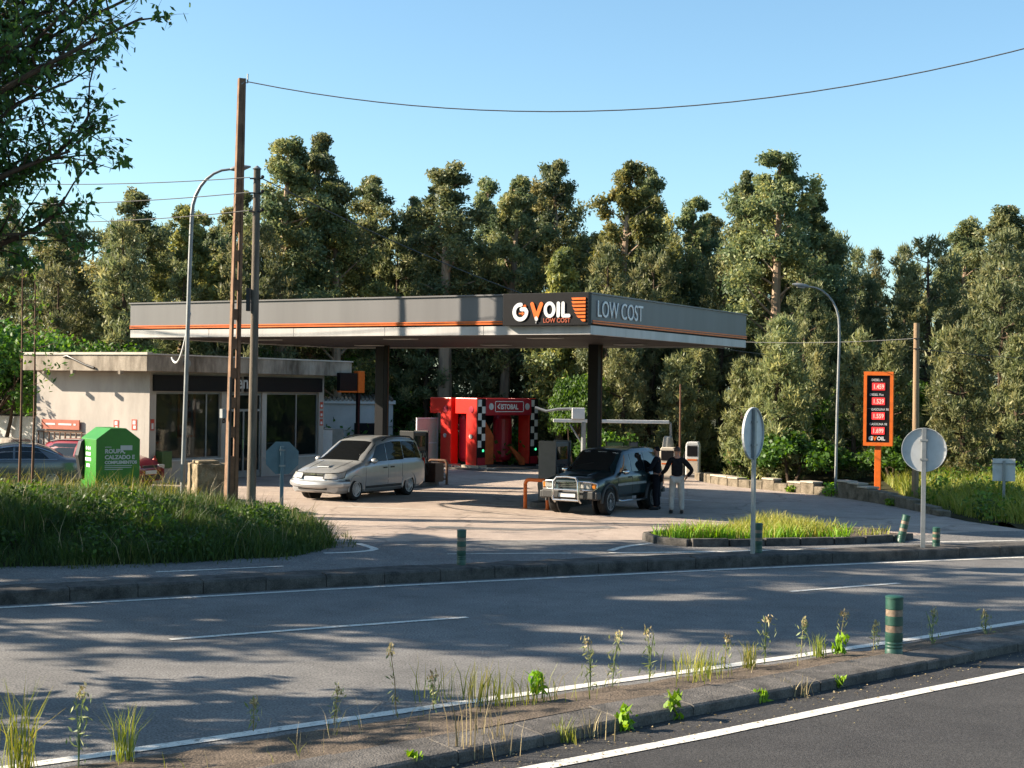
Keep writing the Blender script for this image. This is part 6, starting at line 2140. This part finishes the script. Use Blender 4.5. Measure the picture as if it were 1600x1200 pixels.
# tree A: limbs reaching right into the picture
spreading_tree(31, 11.5, 5.5, 5, 'oak_tree', 'leafy tree whose branches hang into the top left corner', (-10.4, 22.0, .4),
               [(5.0, (5.2, .3, 9.4)), (5.3, (5.0, -.5, 8.7)), (4.8, (4.6, .5, 7.9)), (4.6, (3.9, -.2, 7.1)), (4.2, (3.6, .6, 6.3)), (4.0, (3.0, -.4, 5.6)), (4.2, (3.1, .9, 6.9)),
                (6.0, (4.0, .4, 10.2)), (5.6, (4.4, -.9, 10.0)), (5.2, (2.9, -.8, 7.9)), (5.0, (3.3, .1, 8.6)), (4.5, (2.5, .8, 6.0)), (6.2, (2.2, .4, 9.6)), (3.9, (2.6, -.1, 5.1)), (4.4, (3.4, -.6, 6.7)),
                (5.5, (2.9, .6, 9.0)), (5.0, (2.4, -.4, 7.2))] + [(4.0, (3.2, .3, 5.9)), (4.2, (4.3, .2, 5.6)), (4.4, (4.6, -.4, 6.2)), (4.1, (3.9, .5, 5.1)), (4.6, (4.7, .3, 6.9)), (5.6, (5.9, .4, 8.9)), (5.4, (5.8, -.3, 8.2)), (6.0, (5.6, .1, 9.9)), (3.8, (2.9, -.5, 6.3)), (4.6, (4.2, .8, 7.5)), (4.4, (3.9, -.8, 7.7)), (5.4, (4.7, .1, 9.0)), (5.8, (3.6, -.5, 9.4)), (5.2, (3.6, .5, 8.2)),  (4.9, (2.7, -.3, 8.3)), (6.0, (3.0, .3, 10.0))] + ring_limbs(6, 5.5, 9.5, 2.4, 2.0), leaf=.14, per=5, twigs=6, kx=.84)
LT = 'roadside tree outside the left edge, shading the road'
spreading_tree(32, 12, 4, 5, 'oak_tree', LT, (-17.5, 26.2, .5), ring_limbs(22, 3.0, 10, 4.6, 2.4), leaf=.26, per=8, twigs=7)
spreading_tree(33, 13, 4, 5, 'oak_tree', LT, (-16.5, 23.6, .4), ring_limbs(22, 3.5, 11, 3.8, 2.4), leaf=.26, per=8, twigs=7)
spreading_tree(34, 10, 3, 5, 'oak_tree', LT, (-13.6, 29.4, .6), ring_limbs(20, 3.0, 8.5, 3.4, 2.0), leaf=.24, per=8, twigs=7)
spreading_tree(37, 14, 4, 5, 'oak_tree', LT, (-20.5, 21.6, .4), ring_limbs(22, 5, 12.5, 3.4, 2.4), leaf=.28, per=8, twigs=7)
spreading_tree(38, 14, 4, 5, 'oak_tree', LT, (-22.0, 28.0, .4), ring_limbs(20, 5, 12.5, 3.6, 2.4), leaf=.28, per=8, twigs=7)
spreading_tree(35, 11, 4, 5, 'oak_tree', LT, (-24.0, 24.0, .5), ring_limbs(20, 4.0, 11, 4.4, 2.4), leaf=.28, per=8, twigs=7)
spreading_tree(36, 5, 2, 4, 'oak_tree', LT, (-11.5, 14.9, .1), ring_limbs(12, 2.0, 4.2, 1.6, 1.0), leaf=.22, per=8, twigs=7)

# two thin saplings standing at the verge, left edge
for (x, y, hh, lab) in ((-11.35, 34.0, 5.6, 'thin dark sapling stem, left of the pair before the shop'), (-11.18, 34.4, 5.0, 'thin reddish sapling stem, right of the pair before the shop')):
    t = thing('sapling', lab, 'sapling', (x, y, .6), 0, 'thin sapling stems at the left')
    MB().tube([(0, 0, -.2), (.03, 0, 2), (.0, .02, hh)], [.035, .028, .012], 7).build('trunk', 'rust', t, smooth=True)
    b = MB()
    rg = np.random.default_rng(int(hh * 10))
    P = []
    for k in range(7):
        z = 1.2 + k * (hh - 1.2) / 7
        a = rg.uniform(0, 6.28)
        e = np.array([math.cos(a) * .5, math.sin(a) * .5, z + .15])
        b.tube([(0, 0, z), tuple(e)], [.010, .004], 4)
        if z > 2.4:
            P.append(e + rg.normal(size=(26, 3)) * .16)
    b.build('twigs', 'rust', t)['kind'] = 'stuff'
    P = np.concatenate(P)
    new_obj('crown', quads_mesh('crown', leaf_quads(rg, P, .13, .06, droop=.3), 'leaf_near', rg.random(len(P))), t)

# ------------------------------------------------------------------ grasses
def blades(rng, XY, Z, h, w, lean=.35):
    N = len(XY)
    a = rng.uniform(0, 6.283, N)
    L = h * (.55 + .7 * rng.random(N))
    lx = rng.normal(size=N) * lean * L
    ly = rng.normal(size=N) * lean * L
    base = np.column_stack([XY, Z - .03])
    side = np.column_stack([np.cos(a), np.sin(a), np.zeros(N)]) * (w * (.6 + .8 * rng.random(N)))[:, None]
    mid = base + np.column_stack([lx * .35, ly * .35, L * .62])
    tip = base + np.column_stack([lx, ly, L])
    m0, m1 = mid - side * .7, mid + side * .7
    return np.stack([base - side, base + side, m1, m0], axis=1), np.stack([m0, m1, tip + side * .12, tip - side * .12], axis=1)


def grass_patch(name, poly, n, h, w, zfun, m, label, seed, mean=.4, var=.2, hvar=None, clump=0.0):
    rng = np.random.default_rng(seed)
    lo, hi = poly.min(0), poly.max(0)
    P = rng.uniform(lo, hi, size=(n * 3, 2))
    d = poly_dist(P, poly)
    P = P[d > 0.02][:n]
    d = poly_dist(P, poly)
    nz = np.sin(P[:, 0] * 1.7 + 1) * np.sin(P[:, 1] * 1.3) + .6 * np.sin(P[:, 0] * 4.1) * np.sin(P[:, 1] * 3.7 + 2)
    if clump:
        P = P[nz > rng.normal(size=len(P)) * .5 - .6 + clump]
        nz = np.sin(P[:, 0] * 1.7 + 1) * np.sin(P[:, 1] * 1.3) + .6 * np.sin(P[:, 0] * 4.1) * np.sin(P[:, 1] * 3.7 + 2)
    hh = h * (1 + .35 * nz)
    A, B = blades(rng, P, zfun(P), hh, w)
    t = np.clip(mean + .12 * nz + var * rng.normal(size=len(P)), 0, 1)
    o = new_obj(name, quads_mesh(name, np.concatenate([A, B]), m, np.concatenate([t, t])))
    return tag(o, label, 'grass', kind='stuff')

vis_verge = np.array([(-16, 23.0), (-12, 24.0), (-8.75, 25.25), (-5.69, 26.35), (-3.95, 27.6), (-3.45, 29.2), (-4.3, 33.2), (-5.7, 36.6), (-7.6, 39.2), (-10.6, 42.0), (-14.5, 42.8), (-18, 42)])
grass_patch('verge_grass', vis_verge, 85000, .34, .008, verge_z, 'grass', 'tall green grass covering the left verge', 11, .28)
grass_patch('dry_seed_grass', vis_verge, 900, .60, .006, verge_z, 'weed_dry', 'dry seeding grass stems standing above the left verge', 12, .5)
edge = np.array([(-16, 22.7), (-8.75, 25.1), (-5.69, 26.2), (-3.9, 27.5), (-3.4, 29.2), (-4.2, 33.2), (-4.9, 33), (-4.6, 29.2), (-6.0, 27.4), (-9, 26.2), (-16, 24)])
grass_patch('edge_grass', edge, 9000, .20, .010, verge_z, 'grass', 'short grass along the edge of the left verge', 13, .5)
spill = np.array([(-16, 22.2), (-8.75, 24.75), (-5.5, 25.85), (-3.5, 27.2), (-2.95, 29.2), (-3.8, 33.4), (-5.2, 36.9), (-6.2, 36.6), (-4.6, 33), (-3.9, 29.2), (-4.4, 28.0), (-6.0, 26.8), (-9, 25.7), (-16, 23.5)])
grass_patch('spilling_grass', spill, 5200, .13, .008, lambda P: np.maximum(verge_z(P), .012), 'grass', 'ragged low grass spilling over the edge of the lane', 20, .55, clump=.75)
tall = np.array([(-14.5, 34.5), (-8.5, 34.5), (-7.0, 38.0), (-9.8, 40.3), (-14.5, 41)])
grass_patch('tall_seed_grass', tall, 1500, .62, .007, verge_z, 'grass_sun', 'tall pale seed grass around the clothes bin', 21, .6, clump=.35)
# leafy weeds and brambles on the verge
rng = np.random.default_rng(91)
Q, T = [], []
cnt = 0
while cnt < 240:
    p = rng.uniform((-15, 24), (-3.4, 42))[None]
    d = poly_dist(p, VP)[0]
    if d < .25: continue
    cnt += 1
    far = np.clip((41 - p[0, 1]) / 10, .3, 1)
    r = (.16 + .26 * rng.random()) * far
    z = verge_z(p)[0]
    P, dd = ellipsoid_pts(rng, (p[0, 0], p[0, 1], z + r * .6), (r * 1.2, r * 1.2, r), 150, .5)
    Q.append(leaf_quads(rng, P, .09, .05, nrm=dd))
    T.append(np.clip(.38 + .24 * rng.normal() + .15 * rng.normal(size=150), 0, 1))
o = new_obj('verge_weeds', quads_mesh('verge_weeds', np.concatenate(Q), 'leaf_broad', np.concatenate(T)))
tag(o, 'dark leafy brambles and weeds on the left verge', 'weeds', kind='stuff')

isl_poly = np.array([(3.25, 31.5), (3.5, 30.75), (5.4, 31.0), (7.0, 31.6), (8.2, 32.3), (8.5, 32.7), (7.5, 33.4), (6.2, 33.5), (4.6, 33.0), (3.6, 32.2)])
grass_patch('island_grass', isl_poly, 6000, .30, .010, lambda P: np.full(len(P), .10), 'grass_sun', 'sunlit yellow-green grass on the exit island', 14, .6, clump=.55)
isl_edge = np.array([(3.0, 31.6), (3.3, 30.6), (5.4, 30.85), (7.3, 31.4), (7.3, 31.8), (5.4, 31.25), (3.7, 31.0), (3.4, 31.8)])
grass_patch('island_edge_weeds', isl_edge, 900, .30, .014, lambda P: np.full(len(P), .10), 'weed_green', 'fresh green weeds along the front of the exit island', 15, .5, clump=.5)
bank_vis = np.array([(12.1, 37.6), (12.8, 35.5), (15, 35.0), (20, 36.5), (26, 39.5), (26, 50), (12.5, 50), (11.7, 42.6)])
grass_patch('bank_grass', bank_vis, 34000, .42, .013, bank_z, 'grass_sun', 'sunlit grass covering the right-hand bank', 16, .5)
rng = np.random.default_rng(92)
Q, T = [], []
for i in range(60):
    p = rng.uniform((11.9, 35.5), (20, 47))[None]
    if poly_dist(p, bank_poly)[0] < .15: continue
    r = .25 + .35 * rng.random()
    P, dd = ellipsoid_pts(rng, (p[0, 0], p[0, 1], bank_z(p)[0] + r * .5), (r * 1.2, r * 1.2, r), 130, .5)
    Q.append(leaf_quads(rng, P, .13, .07, nrm=dd))
    T.append(np.clip(.55 + .2 * rng.normal() + .15 * rng.normal(size=130), 0, 1))
o = new_obj('bank_weeds', quads_mesh('bank_weeds', np.concatenate(Q), 'leaf_broad', np.concatenate(T)))
tag(o, 'leafy weeds among the grass of the right-hand bank', 'weeds', kind='stuff')
# tufts along the low wall
for k, (x, y, r, hh, lab) in enumerate(((10.0, 45.7, .38, .5, 'bright weed clump at the foot of the slim lamp post'), (7.9, 50.0, .30, .35, 'bright weed clump at the left end of the low wall'), (11.0, 42.2, .30, .25, 'low weed clump where the low wall bends'), (9.1, 47.4, .25, .25, 'small weed clump midway along the low wall'))):
    rg = np.random.default_rng(600 + k)
    P, dd = ellipsoid_pts(rg, (0, 0, hh * .45), (r, r, hh * .5), 260, .35)
    P[:, 2] = np.abs(P[:, 2])
    o = new_obj('weed_clump', quads_mesh('weed_clump', leaf_quads(rg, P, .12, .06, nrm=dd), 'weed_green', rg.random(260) * .7))
    o.location = (x, y, 0)
    tag(o, lab, 'weed', 'weed clumps along the low wall')

# ------------------------------------------------------------------ single weeds on the medians
def weed(kind, x, y, z, h, label, seed):
    rg = np.random.default_rng(seed)
    t = thing('weed', label, 'weed', (x, y, z), rg.uniform(0, 6.28), 'weeds on the foreground median')
    b = MB()
    if kind in ('stalk', 'thistle'):
        tips = []
        ns = 1 if kind == 'stalk' else 2
        for k in range(ns):
            dx, dy = rg.normal(size=2) * .10 * h
            p = [(0, 0, -.02), (dx * .3, dy * .3, h * .5), (dx, dy, h * .95)]
            b.tube(p, [.006, .005, .003], 5)
            tips.append(np.array(p[2]))
        b.build('stem', 'weed_dry' if kind == 'stalk' else 'weed_dull', t)
        n = 34 if kind == 'stalk' else 52
        f = rg.random(n) ** .8
        P = np.outer(f, tips[0]) + rg.normal(size=(n, 3)) * np.array([.03, .03, .02]) * (1.4 if kind == 'thistle' else 1)
        q = leaf_quads(rg, P, .075, .016, axis=np.tile([0, 0, .6], (n, 1)))
        new_obj('leaves', quads_mesh('leaves', q, 'weed_dull', rg.random(n)), t)
        hd = tips[0] + rg.normal(size=(26, 3)) * np.array([.022, .022, .030])
        new_obj('seed_head', quads_mesh('seed_head', leaf_quads(rg, hd, .05, .018, axis=np.tile([0, 0, 1.2], (26, 1))), 'weed_dry', rg.random(26)), t)
    elif kind == 'leafy':
        b.tube([(0, 0, -.02), (.01, 0, h * .6), (.0, .01, h)], [.007, .006, .003], 5)
        b.build('stem', 'weed_green', t)
        n = 70
        f = rg.random(n)
        P = np.column_stack([rg.normal(size=n) * .035, rg.normal(size=n) * .035, f * h])
        new_obj('leaves', quads_mesh('leaves', leaf_quads(rg, P, .10, .045, axis=np.tile([0, 0, .9], (n, 1))), 'weed_green', .3 + .6 * rg.random(n)), t)
    else:   # grass tuft
        n = {'tuft': 60, 'wide': 150, 'dry': 22}[kind]
        w = {'tuft': .05, 'wide': .22, 'dry': .07}[kind]
        XY = rg.normal(size=(n, 2)) * np.array([w * 1.6, w * .7])
        A, B_ = blades(rg, XY, np.zeros(n), np.full(n, h), .005, .22)
        tt_ = rg.random(n)
        new_obj('blades', quads_mesh('blades', np.concatenate([A, B_]), 'grass_sun' if kind != 'dry' else 'weed_dry', np.concatenate([tt_, tt_]) * .9), t)['kind'] = 'stuff'
    return t

WEEDS = [
    ('stalk', -1.06, 14.05, .09, .62, 'tallest dry weed stalk with forked head, left part of the median'),
    ('thistle', 1.52, 15.82, .10, .52, 'dry thistle stalk, leftmost of the middle trio'),
    ('thistle', .86, 15.35, .10, .50, 'leafy grey weed next to the wide grass tuft'),
    ('thistle', 1.10, 15.50, .10, .55, 'bushy dull weed between tuft and middle stalks'),
    ('stalk', 3.45, 17.35, .10, .42, 'forked dry stalk left of the large bollard'),
    ('thistle', 2.95, 16.95, .10, .52, 'tall thin weed before the shaded road, left of the bollard'),
    ('stalk', 4.0, 17.75, .10, .46, 'bent dry stalk just left of the large bollard'),
    ('leafy', 3.95, 17.55, .12, .20, 'bright green sprout under the bent dry stalk'),
    ('thistle', 5.25, 18.25, .12, .42, 'leafy weed right of the large bollard'),
    ('thistle', 6.2, 19.15, .12, .26, 'small reddish weed near the right edge'),
    ('stalk', -.72, 14.3, .10, .34, 'thin dry stalk right of the forked tall one'),
    ('stalk', -1.6, 13.6, .10, .32, 'thin pale stalk left of the forked tall one'),
    ('wide', -.18, 14.72, .10, .33, 'wide pale grass tuft in the middle of the median'),
    ('wide', 2.1, 16.35, .10, .22, 'low wide grass tuft right of the middle stalks'),
    ('tuft', 2.75, 16.8, .10, .26, 'narrow grass tuft before the shaded road'),
    ('tuft', 3.7, 17.55, .10, .24, 'small grass tuft near the bent stalk'),
    ('tuft', -3.95, 11.95, .08, .62, 'tall yellow-green grass tuft in the bottom left corner'),
    ('thistle', -3.50, 12.05, .08, .60, 'dark tall thistle beside the bottom left tuft'),
    ('tuft', -3.2, 12.3, .08, .42, 'thin grass tuft right of the dark thistle'),
    ('dry', -.32, 12.75, .0, .58, 'tall dry grass stems rising from the front kerb'),
    ('dry', -.05, 13.02, .0, .42, 'shorter dry stems right of the tall kerb grass'),
    ('leafy', .30, 14.82, .15, .20, 'bright green sprout on the earth, middle of median'),
    ('leafy', 1.10, 13.92, .0, .22, 'bright green sprout on the kerb, left of two'),
    ('leafy', 1.62, 14.40, .0, .25, 'bright green sprout on the kerb, right of two'),
    ('tuft', .52, 13.45, .0, .22, 'grass tuft in the kerb joint below the middle sprout'),
    ('dry', .74, 13.62, .0, .28, 'brownish dry tuft left of the kerb sprouts'),
    ('leafy', -.78, 12.35, .0, .14, 'tiny green sprout at the kerb, bottom edge'),
    ('leafy', 2.6, 15.25, .0, .10, 'tiny sprout in the kerb joint right of centre'),
    ('dry', 3.05, 15.65, .0, .24, 'dry tuft at the kerb below the large bollard'),
    ('leafy', 3.6, 16.1, .0, .10, 'tiny green leaves at the kerb under the bollard'),
    ('stalk', 2.45, 16.65, .10, .34, 'short dry stalk beside the low wide tuft'),
    ('stalk', 4.45, 17.95, .10, .30, 'short dry stalk touching the bollard foot'),
    ('stalk', -2.3, 13.35, .09, .26, 'faint dry stalk on the shaded left of the median'),
]
for i, (k, x, y, z, h, lab) in enumerate(WEEDS):
    weed(k, x, y, z, h, lab, 900 + i)
stub = np.array([p for p in offset(kerb_front, .50) if -6 < p[0] < 13] + [p for p in offset(near_line, -.24) if -6 < p[0] < 13][::-1])
def med_z(P):
    df = np.array([min(math.hypot(x - q[0], y - q[1]) for q in near_line[::1] if abs(q[0] - x) < 2) for x, y in P])
    return np.clip((df - .14) * .085, 0.0, .12)
grass_patch('dry_stubble', stub, 2600, .055, .004, med_z, 'weed_dry', 'short dry stubble on the foreground median', 17, .4)
grass_patch('dry_stems', stub, 420, .30, .0032, med_z, 'weed_dry', 'scattered thin dry stems on the foreground median', 18, .6, clump=.7)
grass_patch('green_wisps', stub, 500, .16, .004, med_z, 'grass_sun', 'sparse green wisps on the foreground median', 19, .4, clump=.8)
# fallen twigs and grit on the road edge
b = MB()
b.tube([(-.95, 12.0, .01), (-.6, 12.1, .02), (-.2, 12.0, .015)], [.010, .008, .003], 5)
tag(b.build('fallen_twig', 'rust'), 'brown twig lying at the foot of the kerb', 'twig')
rng = np.random.default_rng(55)
v = []
N = 900
pth = [p for p in kerb_front if -3 < p[0] < 10]
Vq = []
for i in range(N):
    p = pth[rng.integers(len(pth))]
    o_ = -abs(rng.normal()) * .35 - .02
    c = np.array([p[0] + rng.uniform(-.3, .3) + .64 * -o_, p[1] + rng.uniform(-.2, .2) + .76 * o_, .006])
    s = .006 + .012 * rng.random()
    a = rng.uniform(0, 6.28)
    e1 = np.array([math.cos(a), math.sin(a), .2]) * s
    e2 = np.array([-math.sin(a), math.cos(a), .3]) * s
    Vq.append([c - e1, c - e2 * .8 + [0, 0, s * .5], c + e1, c + e2 * .8 + [0, 0, s * .4]])
o = new_obj('road_grit', quads_mesh('road_grit', np.array(Vq), 'weed_dry', rng.random(N)))
tag(o, 'loose grit and dry litter along the foreground kerb', 'grit', kind='stuff')
